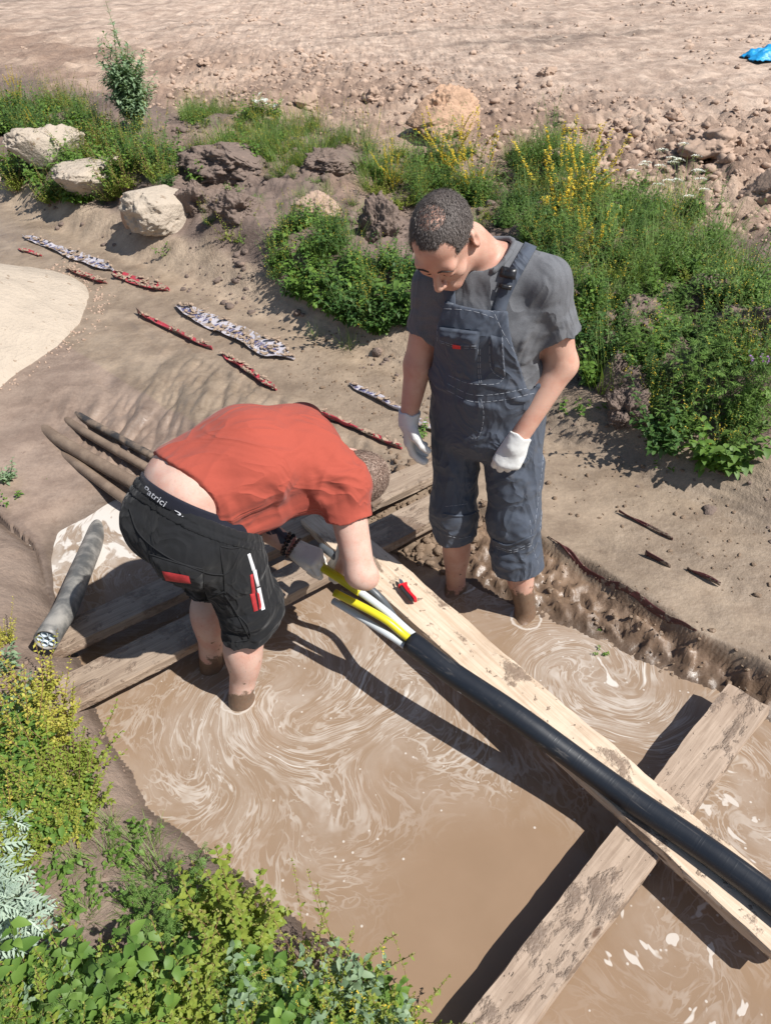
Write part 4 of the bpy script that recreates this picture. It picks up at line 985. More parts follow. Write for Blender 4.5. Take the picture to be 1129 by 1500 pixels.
P, Q = Fb.mesh(); body1 = pmesh('body', P, Q, M_SKIN1, man1, it=1)

# hair with a thin crown, eyebrows and lashes
def mask1(x, y, z, full=1):                                    # below zero where hair grows; thin at the crown and the temples
    front = y - (.060 - .022 * sstep(.018, .04, np.abs(x)) + .018 * sstep(.045, .06, np.abs(x)) * sstep(.06, .03, z))
    low = -(z - np.where(y > .0, .02 + .42 * y, -.06 + .8 * np.maximum(y + .03, 0)))
    crown = .034 - np.sqrt((x * .9) ** 2 + (y + .012) ** 2 + np.maximum(.06 - z, 0) ** 2)
    return np.maximum(np.maximum(np.maximum(front * .7, low * .8), crown if full else crown * 0 - .5), -.5)
flow1 = lambda x, y, z: (x * 4 + .1, 1.0 if z > .03 else .2, -.9 if (z < .05 or abs(x) > .05) else -.2)
hair1 = hair('hair', HC1, HR1, 1.06, mask1, 14000, .0065, man1, (M_HAIR1, M_HAIR1G, .38), flow1, 3, .003)
bv = wbvh(body1)
def on_head(c, R, s, x, y, z, bvh):
    o_ = Vector(c + R @ (np.array((x, y, z)) * s)); d_ = Vector(R @ np.array((0, -1.0, 0))); h_ = bvh.ray_cast(o_ + d_ * -.12, d_); return np.array(h_[0]), np.array(h_[1])
for sg in (1, -1):
    pts = [on_head(HC1, HR1, 1.06, sg * x, .1, z, bv) for x, z in ((.013, .020), (.026, .0255), (.040, .024), (.052, .016))]
    MB().tube([p + n * .0012 - np.array(man1.location) for p, n in pts], [.003, .0042, .0038, .002], 8, flat=.6).build('eyebrow', M_LASH, hair1)
    pts = [on_head(HC1, HR1, 1.06, sg * x, .1, z, bv) for x, z in ((.018, -.008), (.026, -.0115), (.036, -.0115), (.046, -.007))]
    MB().tube([p + n * .0006 - np.array(man1.location) for p, n in pts], .0016, 6).build('eyelash', M_LASH, body1)

# t-shirt
lcut = unit(LEL - LSH); rcut = unit(REL - RSH)
Ft = solid(torso1, .0045, .013, .14); Ft.clip(lambda x, y, z: .98 - z)
for sh_, cut, ln_, r0, r1, u_ in ((LSH, lcut, .165, .066, .079, D1), (RSH, rcut, .160, .062, .070, D1)):
    G_ = like(Ft); e_ = sh_ + cut * ln_
    G_.add(Oval(sh_ - cut * .005, e_ + cut * .05, (r0, r0), (r1, r1 * .95), u_), .01)
    G_.clip(lambda x, y, z: (x - e_[0]) * cut[0] + (y - e_[1]) * cut[1] + (z - e_[2]) * cut[2] + .006 * np.sin(x * 60))
    k_ = .035; h_ = np.clip(.5 + .5 * (Ft.V - G_.V) / k_, 0, 1); Ft.V = Ft.V * (1 - h_) + G_.V * h_ - k_ * h_ * (1 - h_)
    # hollow the sleeve below the arm
    Ft.add(Cone(e_ - cut * .035, e_ + cut * .06, r1 * .95 - .017, r1 * .95 - .013), .004, 0, True)
nk = unit(np.array(s1(.085, -.055, 1.515)) - s1(.01, -.005, 1.42)); nk0 = s1(.015, -.005, 1.462)
# neck hole
Ft.add(Cone(nk0 - nk * .0 + D1 * .012, nk0 + nk * .2, .072, .085), .012, 0, True)
P, Q = Ft.mesh()
def tee_d(P):
    c_ = (P[:, :2] - B1) @ L1v; a_ = (P[:, :2] - B1) @ F1
    side = sstep(.06, .15, np.abs(c_)) * sstep(1.42, 1.30, P[:, 2])
    return folds(P, UP + C1 * .4 * 1, .009, 11, 3.0, 3) * (.3 + .9 * side) + folds(P, C1 + UP * .3, .007, 16, 3, 9) * side + .003 * fbm(P[:, 0] * 7, P[:, 1] * 7, P[:, 2] * 7, 3, 4)
tee1 = pmesh('t_shirt', P, Q, M_TEE1, man1, None, 1, tee_d)
# ribbed collar
cpts = []
v1 = unit(np.cross(nk, C1)); u1 = unit(np.cross(v1, nk))
bt = wbvh(tee1)
for i in range(40):
    a = 2 * math.pi * i / 39; p = nk0 + D1 * .012 + nk * .02 + (u1 * math.cos(a) + v1 * math.sin(a)) * .083
    n_ = bt.find_nearest(Vector(p)); cpts.append(np.array(n_[0]) + np.array(n_[1]) * .001 - np.array(man1.location))
MB().tube(spline(cpts, 90), .0085, 8, cap=False).build('collar', M_TEE1, tee1)

# overalls: trousers with turned-up legs and a bib
tz = torso1[:3]
tr = [(Oval(LHIP + UP * .02, LKN + C1 * .008, (.108, .108), (.094, .094), C1), .022), (Oval(LKN + C1 * .008, LKN + (LAN - LKN) * .62, (.093, .094), (.096, .098), C1), .04),
      (Oval(RHIP + UP * .02, RKN - C1 * .008, (.098, .105), (.080, .086), C1), .022), (Oval(RKN - C1 * .008, RKN + (RAN - RKN) * .5, (.079, .086), (.084, .088), C1), .04)]
lce = LKN + (LAN - LKN) * .47; rce = RKN - C1 * .006 + (RAN - RKN) * .32
Fo = Field(*bounds(tz + tr, .07), .0045)
for p in tz: Fo.add(p[0], p[1], .0285)
for p in tr: Fo.add(p[0], p[1], 0)
for cc_, ax_, r in ((lce, unit(LAN - LKN), .101), (rce, unit(RAN - RKN), .088)):   # turned-up cuffs
    Fo.add(Oval(cc_ - ax_ * .095, cc_ + ax_ * .05, (r, r), (r * 1.03, r * 1.03), C1), .004, 0)
Fo.shell(.010)
lax = unit(LAN - LKN); rax = unit(RAN - RKN)
def oclip(x, y, z):
    px_, py_ = x - B1[0], y - B1[1]; c_ = px_ * L1v[0] + py_ * L1v[1]; a_ = px_ * F1[0] + py_ * F1[1]
    top = np.where(a_ > .01, np.maximum(1.355 - np.maximum(np.abs(c_ + .004) - .098, 0) * 4.2 - .012 * np.cos(c_ * 12) * 0, 1.085), np.maximum(1.28 - np.maximum(np.abs(c_) - .04, 0) * 2.2, 1.085))
    l_ = (x - lce[0]) * lax[0] + (y - lce[1]) * lax[1] + (z - lce[2]) * lax[2]; r_ = (x - rce[0]) * rax[0] + (y - rce[1]) * rax[1] + (z - rce[2]) * rax[2]
    return np.maximum(np.maximum(z - top, np.where(c_ > .04, l_, -1)), np.where(c_ <= .04, r_, -1))
Fo.clip(oclip); P, Q = Fo.mesh()
def ov_d(P):
    z = P[:, 2]; leg = sstep(.86, .7, z); kn = np.exp(-((z - .42) / .16) ** 2); hip = np.exp(-((z - .78) / .13) ** 2); wst = np.exp(-((z - 1.06) / .05) ** 2)
    return folds(P, UP + C1 * .15, .013, 7, 4, 13) * leg * .8 + folds(P, C1 + UP * .35, .016, 10, 3.5, 17) * (kn * .9 + hip * .8) + folds(P, C1, .012, 16, 5, 19) * wst + .003 * fbm(P[:, 0] * 9, P[:, 1] * 9, P[:, 2] * 9, 3, 23)
over = pmesh('overalls', P, Q, M_OVER, man1, None, 2, ov_d)
bo = wbvh(over)
# straps and buckles
def strap(p3, w_, nm='strap'):
    q = spline(p3, 40); mb = MB(); n = 6; V = []; ref = C1
    for i, p in enumerate(q):
        t = unit(q[min(i + 1, 39)] - q[max(i - 1, 0)]); o_ = p - s1(0, 0, 1.30); o_ = unit(o_); nn = bt.ray_cast(Vector(p + o_ * .12), Vector(-o_)); nr = unit(np.array(nn[1])) if nn[0] is not None else o_; p = np.array(nn[0]) + nr * .003 if nn[0] is not None else p; sd_ = unit(np.cross(nr, t))
        V += [p + sd_ * w_ - nr * .001, p + sd_ * w_ * .96 + nr * .0035, p - sd_ * w_ * .96 + nr * .0035, p - sd_ * w_ - nr * .001]
    V = np.array(V) - np.array(man1.location)
    Fc = [(i * 4 + j, (i + 1) * 4 + j, (i + 1) * 4 + (j + 1) % 4, i * 4 + (j + 1) % 4) for i in range(39) for j in range(4)]
    return obj(nm, mesh_from(nm, V, Fc), M_OVER, over)
st1 = strap([s1(.172, .078, 1.29), s1(.155, .076, 1.36), s1(.115, .086, 1.43), s1(.03, .105, 1.49), s1(-.06, .085, 1.46), s1(-.11, .05, 1.36), s1(-.125, .03, 1.27)], .019)
strap([s1(.172, -.094, 1.30), s1(.160, -.100, 1.36), s1(.11, -.108, 1.43), s1(.03, -.098, 1.475), s1(-.06, -.075, 1.44), s1(-.11, -.05, 1.35), s1(-.125, -.03, 1.27)], .019)
def draped(name, pts, w_px, m, parent, th): pass
patch('buckle', wbvh(over, tee1, st1), [(734, 390), (757, 395), (754, 410), (731, 405)], M_BUCK, man1, over, .008, 8, 6, .006)
patch('buckle', wbvh(over, tee1, st1), [(731, 414), (750, 418), (748, 425), (730, 421)], M_BUCK, man1, over, .007, 8, 6, .006)
ba = wbvh(over)
pk = patch('bib_pocket', ba, [(645, 480), (703, 486), (697, 560), (662, 550)], M_OVER, man1, over, .005, 26, 26, .002, .004, 2)
pf = patch('pocket_flap', ba, [(643, 478), (704, 485), (698, 508), (644, 501)], M_OVER, man1, over, .009, 26, 12, .007, .006, 5)
pp = patch('pen_pocket', ba, [(717, 490), (737, 495), (740, 553), (722, 540)], M_OVER, man1, over, .005, 12, 20, .002)
bb = wbvh(over, pk, pf, pp)
for pts in ([(649, 445), (690, 447), (722, 457)], [(646, 452), (688, 455), (722, 465)], [(724, 460), (738, 490), (758, 522), (780, 545)], [(645, 452), (641, 475), (640, 500)],
            [(644, 499), (668, 506), (697, 507)], [(645, 502), (668, 509), (697, 510)], [(700, 512), (700, 540), (702, 562)], [(703, 512), (703, 540), (705, 562)], [(657, 550), (680, 560), (702, 563), (728, 562), (738, 553)],
            [(717, 492), (717, 528), (722, 545), (737, 555)], [(735, 494), (736, 520), (739, 551)], [(655, 562), (690, 578), (730, 577), (775, 568)], [(655, 572), (690, 588), (735, 586), (782, 576)],
            [(704, 585), (708, 605), (706, 625), (700, 640), (690, 642)], [(804, 590), (800, 640), (798, 700), (790, 780)], [(800, 620), (792, 700), (783, 770)],
            [(652, 742), (670, 740), (684, 738)], [(655, 785), (680, 788), (716, 774)], [(726, 800), (750, 806), (778, 795)], [(728, 804), (750, 809), (778, 799)], [(776, 762), (780, 800), (789, 828)]):
    seam('stitching', bb, pts, .0006, M_THREAD, man1, over, dash=4)
patch('red_label', bb, [(663, 504), (675, 506), (675, 511), (663, 510)], M_REDLAB, man1, over, .002, 5, 4, .003)
patch('red_label', wbvh(over), [(799, 627), (811, 624), (812, 637), (800, 640)], M_REDLAB, man1, over, .004, 6, 6, .004)
for pts in ([(722, 790), (745, 798), (782, 783)], [(649, 752), (680, 755), (716, 742)]): seam('cuff_edge', wbvh(over), pts, .004, M_OVER, man1, over, lift=.4)
# gloves
for nm, hp, wr, el in (('glove', lh1, LWR, LEL), ('glove', rh1, RWR, REL)):
    Fg = solid(hp, .003, .0028); dn = unit(el - wr)
    Fg.add(Oval(wr - dn * .03, wr + dn * .012, (.035, .033), (.041, .039), D1), .015)
    Fg.clip(lambda x, y, z: (x - wr[0]) * dn[0] + (y - wr[1]) * dn[1] + (z - wr[2]) * dn[2] - .014 - .003 * np.sin(x * 160))
    P, Q = Fg.mesh(); g_ = pmesh(nm, P, Q, M_GLOVE, man1, None, 1, lambda P: .0016 * fbm(P[:, 0] * 45, P[:, 1] * 45, P[:, 2] * 45, 3, 5))
# ================================================================== the bending man
B2 = np.array((-.605, 1.80)); P1 = unit((.74, .67)); PR = np.array((P1[1], -P1[0])); T1 = unit((.88, .47)); TR = np.array((T1[1], -T1[0]))
def p2(a, c_, z): q = B2 + P1 * a + PR * c_; return np.array((q[0], q[1], z))
W2 = np.array((-.655, 1.775)) + P1 * .065
def t2(a, c_, z): q = W2 + T1 * a + TR * c_; return np.array((q[0], q[1], z))
R3 = np.array((*PR, 0)); RT3 = np.array((*TR, 0)); T3 = np.array((*T1, 0)); P3 = np.array((*P1, 0))
man2 = empty('person', tuple(p2(.1, 0, 0)), 'man in coral red t-shirt and black shorts bending over, gripping the yellow tubes', 'person')
RSH2, LSH2 = t2(.45, .165, .845), t2(.46, -.165, .87)
REL2 = at(527, 838, .575); RWR2 = at(509, 806, .475) 
LEL2 = at(352, 752, .60); LWR2 = at(432, 804, .485)
RH2, LH2 = p2(.02, .10, .80), p2(.0, -.10, .81)
RK2, LK2 = p2(.06, .13, .44), p2(.06, -.11, .43)
RA2, LA2 = p2(-.055, .105, .02), p2(-.04, -.115, .02)
torso2 = [(Oval(p2(-.02, 0, .79), t2(.0, 0, .905), (.175, .135), (.160, .115), R3), .05), (Oval(t2(.0, 0, .91), t2(.21, 0, .952), (.160, .112), (.172, .115), RT3), .05),
          (Oval(t2(.21, 0, .952), t2(.39, 0, .912), (.172, .115), (.165, .105), RT3), .05), (Cone(t2(.36, .06, .90), RSH2, .085, .066), .05), (Cone(t2(.36, -.06, .91), LSH2, .085, .066), .05),
          (Ell(p2(-.055, .075, .785), (.115, .115, .125)), .04), (Ell(p2(-.065, -.075, .80), (.115, .115, .125)), .04)]
HC2 = t2(.54, .035, .752); HR2 = frame(-UP * .80 - T3 * .10 - RT3 * .55, T3 * .80 - UP * .40 + RT3 * .30)
neck2 = [(Cone(t2(.44, .0, .875), HC2 - T3 * .05 + UP * .01, .065, .058), .03)]
arms2 = [(Oval(RSH2, REL2, (.064, .062), (.050, .050), T3), .03), (Oval(REL2, RWR2, (.052, .049), (.034, .030), UP), .02), (Ell(REL2 + R3 * .020 - UP * .022 + T3 * .012, (.036, .036, .038)), .03), (Oval(LSH2, LEL2, (.060, .058), (.050, .050), T3), .03), (Oval(LEL2, LWR2, (.052, .050), (.033, .030), UP), .02)]
legs2 = [(Cone(RH2, RK2, .095, .066), .04), (Cone(RK2, RA2, .064, .044), .03), (Cone(LH2, LK2, .095, .066), .04), (Cone(LK2, LA2, .064, .044), .03),
         (Ell(RK2 * .55 + RA2 * .45 - P3 * .022, (.062, .062, .13)), .03), (Ell(LK2 * .55 + LA2 * .45 - P3 * .022, (.058, .058, .13)), .03)]
for an, tw in ((RA2, .2), (LA2, -.2)):
    fd = unit(P3 + R3 * tw); legs2 += [(Cone(an - fd * .035 - UP * .065, an - UP * .02, .034, .038), .02), (Cone(an - UP * .045, an + fd * .15 - UP * .085, .040, .022), .025)]
gl = at(482, 830, .452)
lh2 = hand_prims(LWR2, unit(gl - LWR2 + UP * .015), unit(UP * .9 + R3 * .1), R3 * 1.0 - UP * .2, [(.95, 1.45, .9), (1.0, 1.5, .9), (1.05, 1.5, .9), (1.1, 1.5, .9)], (.16, .18, .38), s=1.04)
g2 = at(487, 803, .455)
rh2 = hand_prims(RWR2, unit(at(496, 826, .425) - RWR2), UP, -R3, [(.6, 1.3, .8)] * 4, (.4, .2, .5), s=1.03)
hd2 = head_prims(HC2, HR2, 1.12)
body = torso2 + neck2 + arms2 + legs2
Fb = Field(*bounds(body + lh2 + rh2 + hd2), .0045)
for p in body: Fb.add(p[0], p[1])
# the hollow of the spine above the waistband
Fb.add(Cone(t2(-.05, 0, 1.075), t2(.30, 0, 1.145), .032, .032), .05, 0, True)
merge(Fb, [(p[0], p[1], p[2]) for p in hd2] + neck2)
for p in lh2 + rh2: Fb.add(p[0], p[1])
P, Q = Fb.mesh(); body2 = pmesh('body', P, Q, M_SKIN2, man2, it=1)
def mask2(x, y, z): return np.maximum(np.maximum((y - .066) * .7, -(z - np.where(y > 0, .015 + .35 * y, -.055 + .6 * np.maximum(y + .03, 0))) * .8), -.5)
hair2 = hair('hair', HC2, HR2, 1.12, mask2, 13000, .007, man2, (M_HAIR2, M_HAIR2L, .45), lambda x, y, z: (x * 3 + .2, .9 if z > .04 else .1, -.7), 7, .002, .0010)

# t-shirt: hangs from the back, its lower edge lifted off the waistband
st_ = torso2[1:5]
hang = [(Oval(t2(.10, .10, .83), t2(.40, .12, .80), (.045, .07), (.045, .045), RT3), .09), (Cone(t2(.06, .150, .80), t2(.2, .12, .80), .028, .04), .06), (Cone(t2(.10, -.09, .86), t2(.40, -.10, .80), .04, .04), .08)]
Ft = Field(*bounds(st_ + hang + arms2[:1] + arms2[3:4], .08), .0045)
for p in st_: Ft.add(p[0], p[1], .021)
for p in hang: Ft.add(p[0], p[1], 0)
h0, h1_, h2_ = at(222, 658, 1.02), at(300, 690, 1.085), at(337, 786, .82)
hn = unit(np.cross(h1_ - h0, h2_ - h0)); hn = hn if hn @ T3 < 0 else -hn
Ft.clip(lambda x, y, z: (x - h0[0]) * hn[0] + (y - h0[1]) * hn[1] + (z - h0[2]) * hn[2] + .012 * np.sin(x * 22 + z * 18))
for sh_, el_, ln_, r0, r1 in ((RSH2, REL2, .115, .068, .082), (LSH2, LEL2, .12, .066, .074)):
    cut = unit(el_ - sh_); G_ = like(Ft); e_ = sh_ + cut * ln_
    G_.add(Oval(sh_ - cut * .01, e_ + cut * .05, (r0, r0), (r1, r1 * .95), T3), .01)
    G_.clip(lambda x, y, z: (x - e_[0]) * cut[0] + (y - e_[1]) * cut[1] + (z - e_[2]) * cut[2] + .005 * np.sin(x * 60))
    k_ = .04; h_ = np.clip(.5 + .5 * (Ft.V - G_.V) / k_, 0, 1); Ft.V = Ft.V * (1 - h_) + G_.V * h_ - k_ * h_ * (1 - h_)
    Ft.add(Cone(e_ - cut * .03, e_ + cut * .06, r1 * .95 - .017, r1 * .95 - .013), .004, 0, True)
nk = unit(HC2 - t2(.44, 0, .875)); nb = t2(.46, .005, .865)
Ft.add(Cone(nb + nk * .03, nb + nk * .2, .074, .10), .012, 0, True)
# open hollow under the lifted lower edge
for p in st_[:1]: Ft.add(p[0], p[1], -.0, True) if 0 else None
hc = (h0 + h2_) / 2
P, Q = Ft.mesh()
def tee2_d(P):
    r_ = (P[:, :2] - W2) @ TR; a_ = (P[:, :2] - W2) @ T1; z = P[:, 2]
    side = sstep(1.03, .93, z) * sstep(-.02, .08, r_); arm = np.exp(-((a_ - .40) / .12) ** 2); hemz = sstep(.22, .08, a_)
    slv = 1 - .8 * np.maximum(sstep(.03, .07, (P - RSH2) @ unit(REL2 - RSH2)) * (r_ > .08), sstep(.03, .07, (P - LSH2) @ unit(LEL2 - LSH2)) * (r_ < -.1))
    return slv * folds(P, UP + T3 * -.35, .017, 9, 3.5, 3) * side * (.55 + .6 * arm) + slv * folds(P, T3 * .8 + UP * .5 - RT3 * .2, .010, 10, 4, 8) * (.08 + .8 * side + .5 * hemz) + folds(P, T3 + RT3 * .3, .004, 7, 4, 12) * (1 - side)
tee2 = pmesh('t_shirt', P, Q, M_TEE2, man2, None, 1, tee2_d)
cpts = []; v1 = unit(np.cross(nk, RT3)); u1 = unit(np.cross(v1, nk)); bt = wbvh(tee2)
for i in range(40):
    a = 2 * math.pi * i / 39; p = nb + nk * .035 + (u1 * math.cos(a) + v1 * math.sin(a)) * .082; n_ = bt.find_nearest(Vector(p)); cpts.append(np.array(n_[0]) - np.array(man2.location))
MB().tube(spline(cpts, 90), .006, 8, cap=False).build('collar', M_TEE2, tee2)

# shorts with elastic waistband
hips2 = [torso2[0], torso2[5], torso2[6]]
tr = [(Oval(RH2 + UP * .0, RK2, (.118, .122), (.098, .104), R3), .03), (Oval(LH2, LK2, (.115, .122), (.100, .106), R3), .03), (Oval(RK2, RK2 * .75 + RA2 * .25, (.098, .104), (.094, .098), R3), .03)]
Fs_ = Field(*bounds(hips2 + tr, .05), .0045)
for p in hips2: Fs_.add(p[0], p[1], .018)
for p in tr: Fs_.add(p[0], p[1])
w0, w1_, w2_ = at(195, 699, .945), at(250, 742, .975), at(343, 779, .868)
wn_ = unit(np.cross(w1_ - w0, w2_ - w0)); wn_ = wn_ if wn_ @ UP > 0 else -wn_
Fs_.shell(.010)
def sclip(x, y, z):
    w = (x - w0[0]) * wn_[0] + (y - w0[1]) * wn_[1] + (z - w0[2]) * wn_[2]
    rr_ = (x - B2[0]) * PR[0] + (y - B2[1]) * PR[1]
    return np.maximum(w, np.where(rr_ > .015, .35 - z, .345 - z))
Fs_.clip(sclip); P, Q = Fs_.mesh()
def sh_d(P):
    z = P[:, 2]; rr_ = (P[:, :2] - B2) @ PR; aa = (P[:, :2] - B2) @ P1; leg = sstep(.74, .6, z); w = (P - w0) @ wn_
    band = sstep(-.075, -.05, w); edge = np.exp(-((w + .05) / .006) ** 2)
    return folds(P, P3 + UP * .25, .014, 10, 3.5, 13) * leg * (1 - band) + .004 * (1 - band) * fbm(P[:, 0] * 8, P[:, 1] * 8, P[:, 2] * 8, 3, 3) + folds(P, P3 - UP * .6, .009, 8, 4, 16) * (1 - leg) * (1 - band) * .7
shorts = pmesh('shorts', P, Q, M_SHORTS, man2, None, 2, sh_d)
Fw = Field(*bounds(hips2 + tr, .05), .0045)
for p in hips2: Fw.add(p[0], p[1], .021)
for p in tr: Fw.add(p[0], p[1], .002)
Fw.shell(.012); Fw.clip(lambda x, y, z: np.abs((x - w0[0]) * wn_[0] + (y - w0[1]) * wn_[1] + (z - w0[2]) * wn_[2] + .020) - .024)
P, Q = Fw.mesh(); wband = pmesh('waistband', P, Q, M_SHORTS, man2, shorts, 2, lambda P: folds(P, wn_, .0035, 42, 12, 21) - .003 * np.exp(-(((P - w0) @ wn_ + .02) / .003) ** 2))
bs = wbvh(shorts, wband)
# underwear band between skin and shorts
Fu = Field(*bounds(hips2 + torso2[1:2], .05), .0045)
for p in [torso2[0], torso2[1], torso2[5], torso2[6], legs2[0], legs2[2]]: Fu.add(p[0], p[1], .007)
Fu.clip(lambda x, y, z: np.abs((x - w0[0]) * wn_[0] + (y - w0[1]) * wn_[1] + (z - w0[2]) * wn_[2] - .004) - .022)
P, Q = Fu.mesh(); under = pmesh('underwear', P, Q, M_BAND, man2, None, 1)
bu = wbvh(under)
def lettering(txt, a, b, hgt, m, parent, root, bvh):
    cu = bpy.data.curves.new('lettering', 'FONT'); cu.body = txt; cu.size = 1; cu.resolution_u = 3
    to = bpy.data.objects.new('lettering', cu); COL.objects.link(to); dg = bpy.context.evaluated_depsgraph_get(); me0 = to.evaluated_get(dg).to_mesh()
    V = np.array([v.co for v in me0.vertices]); Fc = [list(p.vertices) for p in me0.polygons]; to.to_mesh_clear() if hasattr(to, 'to_mesh_clear') else None
    bpy.data.objects.remove(to); bpy.data.curves.remove(cu)
    wmax = V[:, 0].max(); a = np.array(a, float); b = np.array(b, float); dr = (b - a) / wmax; up_ = np.array((dr[1], -dr[0])); up_ = up_ / np.linalg.norm(up_) * hgt
    out = []
    for v in V:
        h_ = onto(bvh, *(a + dr * v[0] + up_ * v[1])); out.append((h_[0] + h_[1] * .0025 - np.array(root.location)) if h_ is not None else None)
    Fc = [f_ for f_ in Fc if all(out[i] is not None for i in f_)]
    out = [o_ if o_ is not None else np.zeros(3) for o_ in out]
    return obj('lettering', mesh_from('lettering', out, Fc), m, parent, sm=False)
BAND_TEXT = ((209, 712), (239, 735))
lettering('Patrici', (209, 718), (241, 742), 13, M_WHITE, under, man2, bu)
lettering('Pa', (251, 753), (274, 764), 12, M_WHITE, under, man2, bu)
# seams, back pocket, prints
pk = patch('back_pocket', bs, [(218, 810), (298, 833), (300, 886), (240, 862)], M_SHORTS, man2, shorts, .006, 24, 18, .002, .004, 3)
bb = wbvh(shorts, pk)
for pts in ([(190, 745), (205, 782), (245, 815), (300, 838), (328, 842)], [(323, 802), (325, 822), (328, 842), (330, 870)], [(328, 842), (340, 832), (352, 806)], [(323, 800), (338, 803), (352, 801)], [(219, 812), (258, 824), (298, 834)], [(298, 835), (300, 884)], [(244, 864), (290, 880), (330, 866)], [(330, 872), (345, 895), (366, 935)], [(348, 900), (362, 915), (366, 935), (345, 940)]):
    seam('seam', bb, pts, .0022, M_SEAM, man2, shorts, lift=.5)
patch('red_print', bb, [(238, 836), (277, 843), (280, 855), (243, 850)], M_REDP, man2, shorts, .002, 16, 6, .002, .002, 2)
o = None
for q in ([(362, 812), (366, 810), (374, 834), (369, 836)], [(370, 836), (375, 834), (380, 858), (376, 860)], [(376, 862), (381, 860), (388, 892), (383, 894)]): patch('white_print', bb, q, M_WHITE, man2, shorts, .002, 6, 12, .002)
for q in ([(366, 842), (370, 840), (374, 868), (369, 870)], [(366, 870), (373, 868), (378, 894), (372, 896)], [(376, 868), (379, 866), (384, 890), (380, 893)]): patch('red_print', bb, q, M_REDP, man2, shorts, .002, 6, 12, .002)
# bracelets, tattoo, gloves
la = unit(LWR2 - LEL2)
M_ = [M_BEAD, M_CORD, M_SEAM, M_BEAD]
for i in range(4):
    c0 = LWR2 - la * (.006 + .011 * i); tl = unit(la + np.array((.1 * (i - 1.5), .12 * (i % 2), .1))); uu = unit(np.cross(tl, UP)); vv = np.cross(uu, tl)
    if i in (1,): MB().tube([c0 + (uu * math.cos(a) + vv * math.sin(a)) * .038 - np.array(man2.location) for a in np.linspace(0, 6.283, 30)], .003, 6, cap=False).build('bracelet', M_[i], man2)
    else:
        mb = MB()
        for j in range(16):
            a = 6.283 * j / 16; c_ = c0 + (uu * math.cos(a) + vv * math.sin(a)) * .039 - np.array(man2.location); mb.add(IV * .0066 + c_, IF.tolist())
        b_ = mb.build('bracelet', M_[i], man2); b_['kind'] = 'thing'
bb2 = wbvh(body2)
for q in ([(389, 766), (402, 763), (415, 780), (399, 783)], [(404, 779), (420, 780), (425, 795), (411, 797)], [(384, 770), (392, 772), (398, 784), (391, 782)]): patch('tattoo', bb2, q, M_TATTOO, man2, body2, .0004, 10, 8, .0006)
for nm, hp, wr, el, mt in (('glove', lh2, LWR2, LEL2, M_GLOVED), ('glove', rh2, RWR2, REL2, M_GLOVED)):
    Fg = solid(hp, .003, .0028); dn = unit(el - wr); wr_ = wr
    Fg.add(Oval(wr - dn * .03, wr + dn * .012, (.034, .032), (.037, .036), UP), .015)
    Fg.clip(lambda x, y, z: (x - wr_[0]) * dn[0] + (y - wr_[1]) * dn[1] + (z - wr_[2]) * dn[2] - .004)
    P, Q = Fg.mesh(); pmesh(nm, P, Q, mt, man2, None, 1, lambda P: .0016 * fbm(P[:, 0] * 45, P[:, 1] * 45, P[:, 2] * 45, 3, 5))
# ================================================================== plants
def leafmat(name, a, b, tr=.3, rough=.55, back=None):
    k = NT(name); g = k.n('NewGeometry'); r_ = g.outputs['Random Per Island']; n = k.noise(g.outputs['Position'], 6, 3, .6)
    col = k.mix(k.math('ADD', k.math('MULTIPLY', r_, .7), k.math('MULTIPLY', n, .3)), a, b)
    k.set(Base_Color=col, Roughness=rough); k.b.inputs['Specular IOR Level'].default_value = .4
    t = k.n('BsdfTranslucent'); k.put(t.inputs[0], k.mix(1, col, (1.25, 1.3, .55), 'MULTIPLY'))
    m = k.n('MixShader'); m.inputs[0].default_value = tr; k.t.links.new(k.b.outputs[0], m.inputs[1]); k.t.links.new(t.outputs[0], m.inputs[2]); k.t.links.new(m.outputs[0], k.out.inputs[0])
    return k.m
ML = dict(green=leafmat('green_leaf', (.065, .15, .026), (.19, .30, .055)), mid=leafmat('mid_green_leaf', (.065, .14, .026), (.17, .27, .06)), dark=leafmat('dark_green_leaf', (.035, .092, .024), (.10, .19, .045)),
          lime=leafmat('lime_leaf', (.16, .24, .03), (.30, .34, .06)), yellow=leafmat('yellowing_leaf', (.22, .27, .04), (.58, .50, .10)), grey=leafmat('grey_green_leaf', (.15, .24, .13), (.29, .38, .23)),
          silver=leafmat('silver_leaf', (.24, .33, .25), (.42, .50, .40), .15), blade=leafmat('grass_blade', (.09, .18, .035), (.26, .34, .09)), straw=leafmat('dry_blade', (.30, .23, .11), (.42, .34, .17)))
MF = dict(yellow=leafmat('yellow_petal', (.62, .45, .03), (.80, .62, .10), .3), white=leafmat('white_petal', (.70, .70, .66), (.80, .80, .77), .3), purple=leafmat('purple_petal', (.30, .14, .42), (.45, .25, .55), .3), seed=leafmat('greenish_seed_head', (.20, .22, .05), (.36, .33, .10), .2))
MS = dict(green=plain('green_stem', (.12, .17, .05), .7, .25, 30, 0), red=plain('reddish_stem', (.24, .12, .07), .7, .3, 30, 0))

